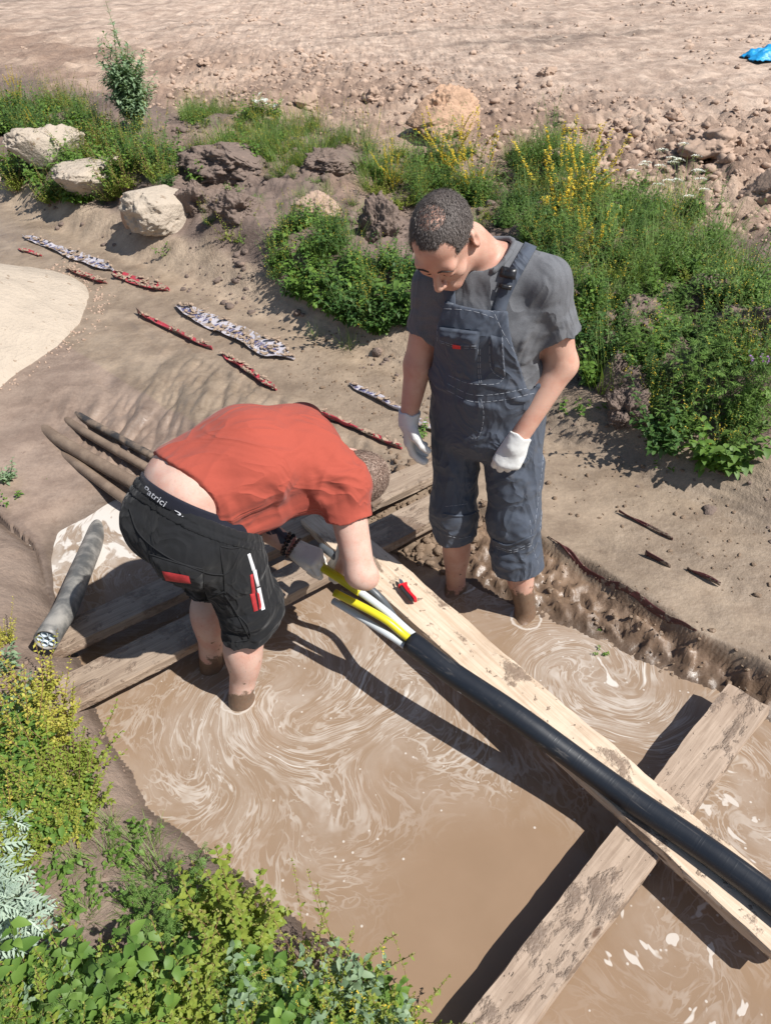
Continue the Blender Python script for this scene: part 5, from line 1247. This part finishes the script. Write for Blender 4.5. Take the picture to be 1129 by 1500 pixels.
def nrm(v): return v / np.maximum(np.linalg.norm(v, axis=-1, keepdims=True), 1e-9)
def leafset(P, D, L, Wd, fold=.25, droop=.25, big=False):
    """flat arrays of leaves: foot, direction, length, width"""
    P, D, L, Wd = [np.asarray(q, float) for q in (P, D, L, Wd)]; n = len(P)
    if n == 0: return np.zeros((0, 3)), np.zeros((0, 3), int)
    D = nrm(D); upv_ = np.array([0, 0, 1.0]); Sd = nrm(np.cross(D, upv_) + 1e-4); N = np.cross(Sd, D); L = L[:, None]; Wd = Wd[:, None] / 2
    dz = np.array([0, 0, -1.0])
    if big:
        m1 = P + D * L * .32 + dz * L * droop * .05; m2 = P + D * L * .68 + dz * L * droop * .35; tip = P + D * L + dz * L * droop
        rows = [P, m1 - Sd * Wd + N * Wd * fold, m1, m1 + Sd * Wd + N * Wd * fold, m2 - Sd * Wd * .72 + N * Wd * fold * .7, m2, m2 + Sd * Wd * .72 + N * Wd * fold * .7, tip]
        T = np.array([(0, 2, 1), (0, 3, 2), (1, 2, 5), (1, 5, 4), (2, 3, 6), (2, 6, 5), (4, 5, 7), (5, 6, 7)])
    else:
        m = P + D * L * .45 + dz * L * droop * .15; tip = P + D * L + dz * L * droop
        rows = [P, m - Sd * Wd + N * Wd * fold, m, m + Sd * Wd + N * Wd * fold, tip]; T = np.array([(0, 2, 1), (0, 3, 2), (1, 2, 4), (2, 3, 4)])
    k = len(rows); V = np.stack(rows, 1).reshape(-1, 3); F_ = (np.arange(n)[:, None, None] * k + T[None]).reshape(-1, 3)
    return V, F_
def cat(parts):
    V = []; F_ = []; n = 0
    for v, f in parts: 
        if len(v): V.append(v); F_.append(np.asarray(f) + n); n += len(v)
    return (np.concatenate(V), np.concatenate(F_)) if V else (np.zeros((0, 3)), np.zeros((0, 3), int))
def ribbon(pts, w0):
    """three-sided thin stem"""
    pts = np.asarray(pts); k = len(pts); V = []; F_ = []
    t = nrm(np.gradient(pts, axis=0)); u = nrm(np.cross(t, np.array([.3, .7, .2]))); v = np.cross(t, u)
    for j in range(3): a = j * 2.094; V.append(pts + (u * math.cos(a) + v * math.sin(a)) * (w0 * np.linspace(1, .45, k))[:, None])
    V = np.stack(V, 1).reshape(-1, 3)
    for i in range(k - 1):
        for j in range(3):
            a, b, c_, d = i * 3 + j, i * 3 + (j + 1) % 3, (i + 1) * 3 + (j + 1) % 3, (i + 1) * 3 + j; F_ += [(a, b, c_), (a, c_, d)]
    return V, np.array(F_)
def herb(seed, h=.3, stems=5, tilt=.5, leaf=(.04, .02), per=14, t0=.12, el=.5, taper=.5, branch=0, blen=.35, sw=.0018, flower=None, big=False, droop=.3, curve=.5, multi=1, fl=(.008, .006), fn=30, ft=.55, jit=.35, fold=.25):
    r_ = np.random.default_rng(seed); st = []; LP, LD, LL, LW = [], [], [], []; FP, FD = [], []
    def grow(p0, dr, ln, lv, wd, lvl):
        k = 7; pts = [p0]; d = dr / np.linalg.norm(dr); side = r_.normal(0, 1, 3) * [1, 1, 0]
        for i in range(k): d = nrm(d + side * .06 * curve + np.array([0, 0, .10 if lvl == 0 else .14]) * curve + r_.normal(0, .05, 3)); pts.append(pts[-1] + d * ln / k)
        pts = np.array(pts); st.append(ribbon(pts, wd)); ga = r_.uniform(0, 6.28)
        for i in range(lv):
            t = t0 + (1 - t0) * (i + r_.uniform(0, .6)) / lv; q = min(t, .999) * k; j = int(q); p = pts[j] + (pts[j + 1] - pts[j]) * (q - j); ax = nrm(pts[j + 1] - pts[j])
            for mm in range(multi):
                ga += 2.4 if multi == 1 else 2 * math.pi / multi; rd = np.array([math.cos(ga), math.sin(ga), 0]); rd = nrm(rd - ax * (rd @ ax) * .6)
                e = el + r_.normal(0, jit); dd = rd * math.cos(e) + ax * math.sin(e) + r_.normal(0, .12, 3); sc = (1 - taper * t ** 1.5) * r_.uniform(.65, 1.2)
                LP.append(p); LD.append(dd); LL.append(leaf[0] * sc); LW.append(leaf[1] * sc)
            if lvl == 0 and i < branch: grow(p, nrm(rd * .9 + ax * .8), ln * blen * r_.uniform(.6, 1.1) * (1.15 - .6 * t), max(3, lv // 2), wd * .65, 1)
        if flower:
            for i in range(int(fn * (1 if lvl == 0 else .5))):
                t = ft + (1 - ft) * r_.random(); q = min(t, .999) * k; j = int(q); p = pts[j] + (pts[j + 1] - pts[j]) * (q - j); a = r_.uniform(0, 6.28); FP.append(p); FD.append([math.cos(a), math.sin(a), r_.uniform(-.1, .9)])
    for s_ in range(stems):
        a = 2.4 * s_ + r_.uniform(0, 1); tl = tilt * r_.uniform(.3, 1.1) * (1 if stems > 1 else .2); grow(np.array([math.cos(a), math.sin(a), 0]) * .015 * r_.random() * stems ** .5, np.array([math.cos(a) * tl, math.sin(a) * tl, 1]), h * r_.uniform(.6, 1.08), per, sw, 0)
    out = dict(stems=cat(st), leaves=leafset(LP, LD, LL, LW, fold, droop, big))
    if flower and FP: FP = np.array(FP); n = len(FP); out['flowers'] = leafset(FP, FD, r_.uniform(.7, 1.3, n) * fl[0], r_.uniform(.7, 1.3, n) * fl[1], .3, .1)
    return out
def grass(seed, n=60, h=.4, spread=.08, lean=.45, w=.004):
    r_ = np.random.default_rng(seed); V = []; F_ = []
    for i in range(n):
        a = r_.uniform(0, 6.28); r0 = spread * math.sqrt(r_.random()); p = np.array([math.cos(a) * r0, math.sin(a) * r0, 0]); a2 = a + r_.normal(0, .8); l_ = lean * r_.random() ** .7; d = np.array([math.cos(a2) * l_, math.sin(a2) * l_, 1.0]); L = h * r_.uniform(.45, 1.1); sd_ = np.array([-math.sin(a2), math.cos(a2), 0]); k = 4; b = len(V); ww = w * r_.uniform(.6, 1.2)
        for j in range(k + 1):
            t = j / k; V += [p - sd_ * ww * (1 - t) ** .7 / 2, p + sd_ * ww * (1 - t) ** .7 / 2 + np.array([0, 0, 1e-4])]; d = nrm(d + np.array([math.cos(a2), math.sin(a2), -.35]) * .10 * (1 + j) * l_); p = p + d * L / k
        for j in range(k): q = b + 2 * j; F_ += [(q, q + 1, q + 3), (q, q + 3, q + 2)]
    return dict(blades=(np.array(V), np.array(F_)))
def umbel(seed, h=.4, stems=6):
    o = herb(seed, h, stems, .35, (.035, .008), 14, .05, .5, .5, sw=.0014); r_ = np.random.default_rng(seed + 9); P = []; D = []
    sv = o['stems'][0].reshape(-1, 8, 3, 3).mean(2)
    for tip in sv[:, -1]:
        for i in range(70): a, q = r_.uniform(0, 6.28), .032 * math.sqrt(r_.random()); P.append(tip + [math.cos(a) * q, math.sin(a) * q, .012 * (1 - (q / .04) ** 2) + r_.normal(0, .002)]); D.append([math.cos(a), math.sin(a), .5])
    o['flowers'] = leafset(P, D, np.full(len(P), .007), np.full(len(P), .007), .1, 0); return o
def pinnate(seed, h, stems, L, W, per, tilt=.5, el=.4):
    """leaves cut into narrow lobes"""
    b = herb(seed, h, stems, tilt, (L, W), per, .05, el, .45, sw=.0022); LV = b['leaves'][0].reshape(-1, 5, 3); r_ = np.random.default_rng(seed); P, D, LL, LW = [], [], [], []
    for q in LV:
        base, tip = q[0], q[4]; ax = tip - base; ln = np.linalg.norm(ax); ax /= ln; sd_ = nrm(q[3] - q[1])
        for t in (.3, .5, .68, .84):
            for sg in (1, -1): P.append(base + ax * ln * t); D.append(ax * .75 + sd_ * sg * .85 + r_.normal(0, .1, 3)); LL.append(ln * .42 * (1.25 - t * .75)); LW.append(ln * .10)
        P.append(base); D.append(ax); LL.append(ln); LW.append(ln * .10)
    b['leaves'] = leafset(P, D, LL, LW, .15, .15); return b
def horsetail(seed, h=.3, stems=7):
    return herb(seed, h, stems, .4, (.05, .0016), 16, .1, .75, .6, sw=.0016, multi=8, jit=.15, droop=.1)
SPEC = {
    'broad': (lambda s: herb(s, .26, 6, .8, (.060, .036), 12, .10, .35, .45, 2, .4, big=True, droop=.35), 'green', 'green', None),
    'broadlime': (lambda s: herb(s, .26, 8, .7, (.040, .021), 17, .10, .45, .5, 3, .4, big=True, droop=.3, flower=1, fn=24, ft=.6, fl=(.006, .005)), 'lime', 'red', 'seed'),
    'bigleaf': (lambda s: herb(s, .34, 6, .7, (.078, .050), 12, .15, .25, .4, 1, .4, big=True, droop=.4, sw=.0028), 'mid', 'green', None),
    'goosefoot': (lambda s: herb(s, 1.0, 7, .26, (.068, .030), 46, .06, .45, .2, 24, .32, sw=.0045, droop=.25, curve=.3), 'grey', 'green', None),
    'tallherb': (lambda s: herb(s, .6, 3, .28, (.055, .016), 38, .05, .55, .5, 10, .28, sw=.003), 'mid', 'green', None),
    'mugwort': (lambda s: pinnate(s, .5, 8, .075, .03, 20, .45, .5), 'mid', 'green', None),
    'feather': (lambda s: pinnate(s, .24, 9, .045, .02, 18, .45, .5), 'mid', 'green', None),
    'silver': (lambda s: pinnate(s, .34, 7, .095, .04, 13, .6, .35), 'silver', 'green', None),
    'yellowspike': (lambda s: herb(s, .42, 11, .55, (.030, .007), 22, .05, .65, .4, 3, .3, sw=.0015, flower=1, fn=60, ft=.55, fl=(.013, .010), curve=.9), 'blade', 'green', 'yellow'),
    'thinweed': (lambda s: herb(s, .36, 10, .45, (.028, .0055), 22, .03, .75, .45, 3, .35, sw=.0013, flower=1, fn=7, ft=.75, fl=(.008, .006)), 'mid', 'green', 'yellow'),
    'yellowleaf': (lambda s: herb(s, .34, 9, .85, (.021, .0125), 34, .10, .55, .45, 3, .35, sw=.0017, droop=.15, curve=.35, fold=.15), 'yellow', 'red', None),
    'limeleaf': (lambda s: herb(s, .30, 9, .8, (.022, .013), 28, .10, .5, .45, 3, .35, sw=.0017, droop=.2, curve=.35), 'lime', 'red', None),
    'redspike': (lambda s: herb(s, .36, 6, .75, (.030, .012), 12, .05, .4, .6, 2, .3, sw=.0016, flower=1, fn=40, ft=.45, fl=(.006, .004), curve=.3), 'lime', 'red', 'seed'),
    'seedling': (lambda s: herb(s, .10, 4, .9, (.030, .018), 7, .2, .3, .3, big=True, droop=.3), 'green', 'green', None),
    'greyweed': (lambda s: herb(s, .28, 5, .6, (.050, .022), 14, .1, .4, .5, 2, .4, big=True, droop=.25), 'grey', 'green', None),
    'darkleaf': (lambda s: herb(s, .28, 9, .7, (.034, .020), 18, .05, .35, .4, 3, .4, droop=.3), 'dark', 'green', None),
    'grass': (lambda s: grass(s, 90, .40, .11, .8, .0042), 'blade', None, None),
    'shortgrass': (lambda s: grass(s, 60, .16, .05, .9, .003), 'blade', None, None),
    'horsetail': (lambda s: horsetail(s), 'dark', 'green', None),
    'umbel': (lambda s: umbel(s), 'mid', 'green', 'white'),
    'purple': (lambda s: herb(s, .36, 4, .4, (.03, .007), 16, .05, .5, .4, flower=1, fn=30, ft=.8, fl=(.014, .011), sw=.0016), 'mid', 'green', 'purple'),
    'bindweed': (lambda s: herb(s, .16, 6, 1.0, (.030, .02), 9, .1, .3, .3, flower=1, fn=2, ft=.7, fl=(.05, .045)), 'mid', 'green', 'white'),
}
SIMPLE = {'goosefoot': 'tall weed'}
PROTO = {}
def proto(sp, i):
    if (sp, i) not in PROTO:
        g, lm, sm_, fm_ = SPEC[sp]; d = g(100 + 17 * i + sum(map(ord, sp))); out = []
        for key, (v, f) in d.items():
            if len(v) == 0: continue
            m = {'leaves': ML.get(lm), 'blades': ML.get(lm), 'stems': MS.get(sm_), 'flowers': MF.get(fm_)}[key]; me = mesh_from(key, v, f); me.materials.append(m)
            out.append((key, me, v, f, m))
        PROTO[(sp, i)] = out
    return PROTO[(sp, i)]
KIND = {'grass': ('grass_tuft', 'grass tuft'), 'shortgrass': ('grass_tuft', 'grass tuft'), 'goosefoot': ('goosefoot_bush', 'weed'), 'yellowspike': ('yellow_flower_weed', 'wildflower'), 'umbel': ('white_umbel_flower', 'wildflower'), 'horsetail': ('horsetail', 'horsetail'), 'silver': ('silver_mugwort', 'mugwort'), 'mugwort': ('mugwort', 'mugwort'),
        'purple': ('purple_flower', 'wildflower'), 'bindweed': ('bindweed', 'wildflower'), 'yellowleaf': ('yellowing_weed', 'weed'), 'seedling': ('seedling', 'seedling'), 'tallherb': ('tall_weed', 'weed'), 'feather': ('feathery_weed', 'weed')}
# quick ground lookup for many points at once
_gxi, _gyi = gx, gy
def tz(x, y):
    x = np.asarray(x, float); y = np.asarray(y, float); i = np.clip(np.searchsorted(gx, x) - 1, 0, nx - 2); j = np.clip(np.searchsorted(gy, y) - 1, 0, ny - 2)
    u = (x - gx[i]) / (gx[i + 1] - gx[i]); v = (y - gy[j]) / (gy[j + 1] - gy[j])
    return (Z[j, i] * (1 - u) + Z[j, i + 1] * u) * (1 - v) + (Z[j + 1, i] * (1 - u) + Z[j + 1, i + 1] * u) * v
def hits(pp):
    pp = np.asarray(pp, float); d = _F + _R * ((pp[:, :1] - 564.5) / FPX) + _U * ((750 - pp[:, 1:]) / FPX); T = np.concatenate([np.arange(.6, 5, .02), np.arange(5, 30, .08)])
    p = EYE + d[:, None, :] * T[None, :, None]; below = p[..., 2] < tz(p[..., 0], p[..., 1]); i = np.argmax(below, 1); return p[np.arange(len(pp)), i]
_pk = random.Random(3)
def plant(sp, px, py, scale, label, group=None, lift=0.0, squash=1.0):
    p = hits([(px, py)])[0]; nm, ct = KIND.get(sp, ('leafy_weed', 'weed'))
    if py < 760 and sp not in ('goosefoot', 'seedling', 'shortgrass'): scale *= 1.05
    i = _pk.randrange(3); P_ = proto(sp, i); rz = _pk.uniform(0, 6.28)
    r0 = empty(nm, (p[0], p[1], p[2] - .01 + lift), label, ct, group, rz); r0.scale = (scale, scale, scale * squash)
    for key, me, v, f, m in P_:
        o = bpy.data.objects.new({'leaves': 'leaf_mass', 'blades': 'blades', 'stems': 'stems', 'flowers': 'flowers'}[key], me); COL.objects.link(o); o.parent = r0; o['kind'] = 'stuff'
    return r0
GL, GR, GB, GU, GM = 'weeds on the left bank', 'weeds on the right bank', 'weeds at the bottom edge', 'weeds along the field edge', 'weeds in the middle of the bank'
for q in (
    ('goosefoot', 205, 188, 1.0, 'tall grey-green goosefoot bush standing alone against the bare field', GU),
    ('yellowspike', 28, 148, .8, 'yellow-tipped weed in the top left corner of the planted bank', GL), ('yellowspike', 70, 205, .7, 'yellow-flowered weed behind the far left boulder', GL),
    ('bigleaf', 150, 215, .9, 'broad-leaved weed just below the tall goosefoot bush', GL), ('broad', 20, 250, 1.4, 'leafy weed at the left margin beside the half hidden boulder', GL), ('bigleaf', 78, 292, 1.0, 'large bushy weed in front of the two left boulders', GL), ('broad', 110, 280, 1.3, 'leafy weed leaning on the long boulder', GL),
    ('broad', 175, 275, 1.2, 'bright leafy weed between the two sandy boulders', GL), ('darkleaf', 228, 250, 1.5, 'dark weed behind the nearest sandy boulder', GL), ('shortgrass', 215, 215, 1.8, 'grassy tuft at the foot of the tall goosefoot bush', GL), ('broad', 255, 235, 1.0, 'small leafy weed above the dark soil block', GL),
    ('limeleaf', 346, 355, .9, 'small yellow-flowered weed in front of the brown soil hump', GM), ('seedling', 240, 372, 1.2, 'small yellowish seedling on the mud right below the boulder', GM), ('seedling', 310, 260, 1.5, 'lone seedling on the dark crumbly hump', GM), ('broad', 290, 268, .8, 'low leafy weed at the edge of the dark soil', GM),
    ('thinweed', 300, 185, 1.0, 'thin yellow-dotted weed right of the goosefoot bush', GU), ('bindweed', 395, 172, 1.3, 'white-flowered bindweed at the field edge', GU), ('thinweed', 400, 225, 1.2, 'tall thin weed left of the low soil hump', GM), ('grass', 420, 250, .7, 'upright green grass tuft in the upper middle of the bank', GM),
    ('thinweed', 490, 218, 1.1, 'thin weed with few yellow dots above the low soil hump', GU), ('thinweed', 540, 225, 1.2, "thin weed behind and left of the standing man's head", GU), ('yellowspike', 575, 280, .8, "sparse yellow weed next to the standing man's head", GM), ('grass', 545, 280, .7, "grassy weed patch above the cracked soil block", GM),
    ('yellowspike', 690, 285, 1.3, "yellow flower clump right behind the standing man's head", GR), ('yellowspike', 655, 262, 1.2, 'yellow flower spikes between the clay lump and the head', GR), ('yellowspike', 822, 325, 1.35, "golden flower clump behind the standing man's shoulder", GR), ('yellowspike', 850, 300, 1.25, 'golden spikes right of the bright grass tuft', GR), ('yellowspike', 865, 380, .8, 'fading yellow weed left of the big grass clump', GR),
    ('grass', 800, 245, 1.05, 'bright grass tuft standing against the ploughed soil', GU), ('grass', 780, 250, .9, 'second grass tuft beside the tall thin stalk', GU), ('tallherb', 768, 262, .8, 'tall thin stalk rising above the grass at the field edge', GU),
    ('grass', 905, 400, 1.15, 'big bright grass clump right of the grey t-shirt', GR), ('grass', 945, 420, 1.0, 'long-bladed grass clump under the white umbels', GR), ('grass', 880, 440, .9, "grass clump close to the standing man's left arm", GR),
    ('umbel', 935, 330, 1.0, 'white umbel flowers at the left end of the row', GR), ('umbel', 975, 325, 1.0, 'white umbel flowers in the middle of the row', GR), ('umbel', 1010, 335, .95, 'white umbel flowers at the right end beside the clods', GR),
    ('tallherb', 1035, 370, .8, 'green bushy weed right of the white umbels', GR), ('tallherb', 1085, 470, 1.0, 'tall leafy stalk near the right margin', GR), ('tallherb', 985, 640, .9, 'tall dark stalk among the grass in front of the mugwort', GR), ('mugwort', 1045, 600, 1.15, 'big feathery mugwort at the right of the bank', GR), ('mugwort', 1090, 620, 1.0, 'feathery mugwort by the right margin', GR), ('mugwort', 1010, 580, .9, 'smaller mugwort above the horsetail', GR),
    ('horsetail', 968, 575, 1.0, 'dark green horsetail in the shade of the mugwort', GR), ('horsetail', 1120, 540, .9, 'horsetail cut by the right margin', GR), ('purple', 1108, 580, .8, 'purple-flowered weed at the right margin', GR), ('darkleaf', 965, 650, 1.3, 'dense low leafy weed above the wet mud slope', GR), ('bigleaf', 1075, 690, .85, 'broad-leaved weed overhanging the dark bank at right', GR), ('broad', 1035, 680, 1.0, 'leafy weed with pale tips in the lower right of the bank', GR),
    ('broad', 868, 560, .9, "leafy weed beside the standing man's elbow", GR), ('darkleaf', 850, 500, 1.2, 'dark weed just right of the grey sleeve', GR), ('seedling', 862, 610, 1.1, 'pair of seedlings right of the overalls', GR), ('seedling', 835, 605, 1.0, 'bright seedling touching the edge of the overalls', GR), ('seedling', 968, 690, .8, 'tiny seedling on the wet mud slope', GR),
    ('bigleaf', 585, 460, 1.0, "big-leaved weed left of the standing man's sleeve", GM), ('darkleaf', 560, 478, 1.4, 'dark dense weed at the trench edge under the big leaves', GM), ('darkleaf', 520, 470, 1.4, 'dark weed at the trench edge left of the big leaves', GM), ('broad', 480, 455, 1.2, 'leafy weed at the foot of the middle bank', GM), ('broad', 440, 420, 1.2, 'leafy weed at the left foot of the middle bank', GM), ('grass', 480, 385, .7, 'grass tuft in the middle bank above the leafy weeds', GM), ('grass', 510, 370, .65, 'grass tuft left of the cracked soil block', GM), ('grass', 455, 300, .5, 'small grass tuft on the pale soil lump', GM), ('thinweed', 420, 385, 1.0, 'thin weed above the leafy weed at left foot of bank', GM), ('bigleaf', 612, 640, .35, 'single drooping leaf behind the right glove', GM),
    ('shortgrass', 510, 508, 1.0, 'small grass tuft on the mud under the dark weeds', GM), ('shortgrass', 462, 492, .8, 'sparse grass tuft on the mud left of the other', GM),
    # near bank, left
    ('greyweed', 8, 985, .7, 'grey-green weed beside the cut end of the grey duct', GL), ('greyweed', 30, 1040, .7, 'grey-green weed below the cut end of the grey duct', GL), ('yellowleaf', 60, 1030, 1.0, 'yellowing weed at the end of the muddy cross board', GL), ('yellowleaf', 90, 1075, 1.0, 'yellowing weed lying over the pale board end', GL), ('yellowleaf', 30, 1090, 1.1, 'thick yellowing weed at the left margin', GL), ('yellowleaf', 6, 940, .5, 'yellow weed left of the grey duct', GL), ('limeleaf', 110, 1135, 1.0, 'lime-green weed at the water edge below the yellow ones', GL), ('limeleaf', 60, 1150, 1.0, 'lime-green weed in the middle of the left bank', GL), ('broad', 20, 1180, 1.0, 'leafy weed above the silver mugwort', GL), ('broad', 90, 1215, .8, 'leafy weed right of the silver mugwort', GL), ('limeleaf', 130, 1175, .8, 'low lime weed on the bare near bank', GL),
    ('silver', 8, 1320, 1.0, 'silvery mugwort filling the left margin', GL), ('silver', 25, 1385, .9, 'second silvery mugwort lower at the left margin', GL), ('silver', 5, 1250, .8, 'silvery mugwort highest at the left margin', GL), ('greyweed', 12, 705, .6, 'pale sprig at the left margin above the mud', GL), ('seedling', 20, 735, .9, 'seedling on the mud left of the pale foam', GL), ('seedling', 180, 1240, 1.0, 'seedling on bare soil of the near bank', GL), ('seedling', 70, 700, .3, 'tiny seedling between the mud and the foam', GL),
    # near bank, bottom
    ('feather', 268, 1345, 1.0, 'feathery dark weed left of the lime bush', GB), ('feather', 245, 1370, .9, 'feathery weed lower left of the lime bush', GB), ('broadlime', 320, 1340, 1.1, 'bushy lime-green weed leaning over the water', GB), ('broadlime', 375, 1370, 1.0, 'lime weed with pale seed spikes over the water', GB), ('broadlime', 350, 1400, 1.0, 'lime weed in front of the bushy one', GB), ('redspike', 515, 1440, 1.0, 'red-stemmed seed weed reaching far over the water', GB), ('redspike', 450, 1420, .9, 'red-stemmed weed left of the reaching one', GB), ('redspike', 600, 1495, .8, 'sprawling red-stemmed weed at the lowest water edge', GB), ('greyweed', 480, 1470, 1.0, 'grey-green broad weed near the water at bottom', GB), ('greyweed', 520, 1490, .9, 'pale broad-leaved weed right of the bottom weeds', GB), ('greyweed', 350, 1490, .9, 'grey-green weed at the bottom middle', GB),
    ('bigleaf', 170, 1480, .75, 'large-leaved weed in the bottom patch', GB), ('bigleaf', 100, 1470, .6, 'large-leaved weed right of the lower silver mugwort', GB), ('broad', 60, 1470, 1.1, 'leafy weed in the bottom left corner', GB), ('broad', 220, 1480, 1.1, 'leafy weed at the bottom edge left of middle', GB), ('limeleaf', 280, 1470, 1.0, 'leafy weed below the feathery ones', GB), ('broad', 410, 1470, 1.0, 'leafy weed at bottom between the grey-green ones', GB), ('limeleaf', 140, 1450, .9, 'leafy weed on top of the bottom patch', GB), ('broad', 560, 1480, .7, 'thin leafy weed right of the pale broad-leaved one', GB), ('broad', 655, 1500, .6, 'leafy sprig against the stained cross board', GB)):
    plant(*q)
# two green sprigs adrift on the water
for x, y, l_ in ((872, 922, 'green leaf sprig floating on the foam, nearer the wet mud'), (880, 958, 'green leaf sprig floating on the foam, nearer the vortex centre')):
    p = at(x, y, .004); r0 = empty('floating_sprig', tuple(p), l_, 'leaf sprig', 'sprigs floating on the water'); q = proto('seedling', 1); r0.scale = (.45, .45, .12)
    for key, me, v, f, m in q[:2]: o = bpy.data.objects.new({'leaves': 'leaf_mass', 'stems': 'stems'}[key], me); COL.objects.link(o); o.parent = r0
# ground cover between them, as one mass for each patch
def inside(poly, p):
    c_ = np.zeros(len(p), bool); n = len(poly)
    for i in range(n):
        (x0, y0), (x1, y1) = poly[i], poly[i - 1]; m = ((y0 > p[:, 1]) != (y1 > p[:, 1])); c_ ^= m & (p[:, 0] < (x1 - x0) * (p[:, 1] - y0) / (y1 - y0 + 1e-9) + x0)
    return c_
def cover(name, label, poly, n, species, seed, s0=.6, s1_=1.1, gap=.0):
    r_ = np.random.default_rng(seed); poly = [(float(a), float(b)) for a, b in poly]; A_ = np.array([hits([q])[0][:2] for q in poly]); lo, hi = A_.min(0), A_.max(0); got = []
    while len(got) < n:
        q = r_.uniform(lo, hi, (n * 3, 2)); q = q[inside([tuple(a) for a in A_], q)]
        if gap: q = q[fbm(q[:, 0] * 1.7 + seed, q[:, 1] * 1.7, 0, 3, 5) > gap * 2 - 1]
        got += list(q)
    got = np.array(got[:n]); zz = tz(got[:, 0], got[:, 1]); bym = {}
    for i in range(n):
        sp = species[int(r_.integers(len(species)))]; sc = r_.uniform(s0, s1_); a = r_.uniform(0, 6.28); R_ = np.array([[math.cos(a), -math.sin(a), 0], [math.sin(a), math.cos(a), 0], [0, 0, 1]])
        for key, me, v, f, m in proto(sp, int(r_.integers(3))): bym.setdefault(m.name, [m, []])[1].append(((v @ R_.T) * sc + [got[i, 0], got[i, 1], zz[i] - .01], f))
    V = []; F_ = []; mi = []; ms = []; nn = 0
    for m, parts in bym.values():
        v, f = cat(parts); V.append(v); F_.append(f + nn); nn += len(v); mi.append(np.full(len(f), len(ms))); ms.append(m)
    me = mesh_from(name, np.concatenate(V), np.concatenate(F_)); o = obj(name, me, ms); me.polygons.foreach_set('material_index', np.concatenate(mi).astype(np.int32))
    return tag(o, label, None, None, 'stuff')
cover('undergrowth', 'dense green weeds covering the right bank', [(600, 245), (700, 225), (850, 235), (890, 290), (1010, 300), (1050, 360), (1125, 420), (1125, 700), (1040, 670), (945, 620), (860, 560), (830, 480), (760, 340), (600, 320)], 430, ['thinweed', 'grass', 'feather', 'darkleaf', 'broad', 'thinweed', 'shortgrass', 'mugwort', 'darkleaf', 'limeleaf', 'broad', 'thinweed', 'feather', 'tallherb'], 1, .5, .95, .38)
cover('undergrowth', 'dense weeds at the foot of the middle bank', [(400, 370), (480, 330), (530, 390), (600, 380), (620, 470), (560, 495), (500, 470), (410, 430)], 120, ['broad', 'darkleaf', 'thinweed', 'shortgrass', 'broad'], 2, .5, 1.0, .3)
cover('undergrowth', 'thin weeds along the upper edge of the bank', [(265, 160), (420, 180), (520, 195), (600, 235), (610, 300), (540, 320), (450, 280), (370, 250), (270, 200)], 190, ['thinweed', 'thinweed', 'feather', 'grass', 'shortgrass', 'broad', 'limeleaf'], 3, .5, .95, .42)
cover('undergrowth', 'weeds around the pale boulders at upper left', [(0, 150), (90, 140), (170, 205), (255, 225), (250, 285), (180, 290), (110, 310), (0, 290)], 210, ['broad', 'thinweed', 'darkleaf', 'feather', 'broad', 'shortgrass', 'limeleaf'], 4, .7, 1.35, .32)
cover('undergrowth', 'yellowing low weeds on the near bank at left', [(0, 1030), (60, 1050), (140, 1110), (140, 1190), (80, 1240), (0, 1300)], 27, ['yellowleaf', 'limeleaf', 'limeleaf', 'broad', 'broad'], 5, .45, .9, .3)
cover('undergrowth', 'low leafy weeds along the bottom edge', [(0, 1480), (120, 1450), (240, 1410), (330, 1400), (440, 1450), (560, 1500), (600, 1570), (0, 1600)], 84, ['broad', 'limeleaf', 'broadlime', 'feather', 'thinweed', 'seedling', 'greyweed', 'limeleaf'], 6, .4, .85, .36)
cover('sprouts', 'scattered sprouts on the bare near bank', [(120, 1200), (230, 1220), (260, 1300), (150, 1370), (60, 1340)], 26, ['seedling', 'shortgrass', 'seedling'], 7, .4, .9)
cover('sprouts', 'scattered sprouts on the dark soil of the bank', [(260, 200), (450, 250), (560, 330), (400, 380), (300, 340)], 45, ['seedling', 'shortgrass', 'thinweed'], 8, .4, .8)
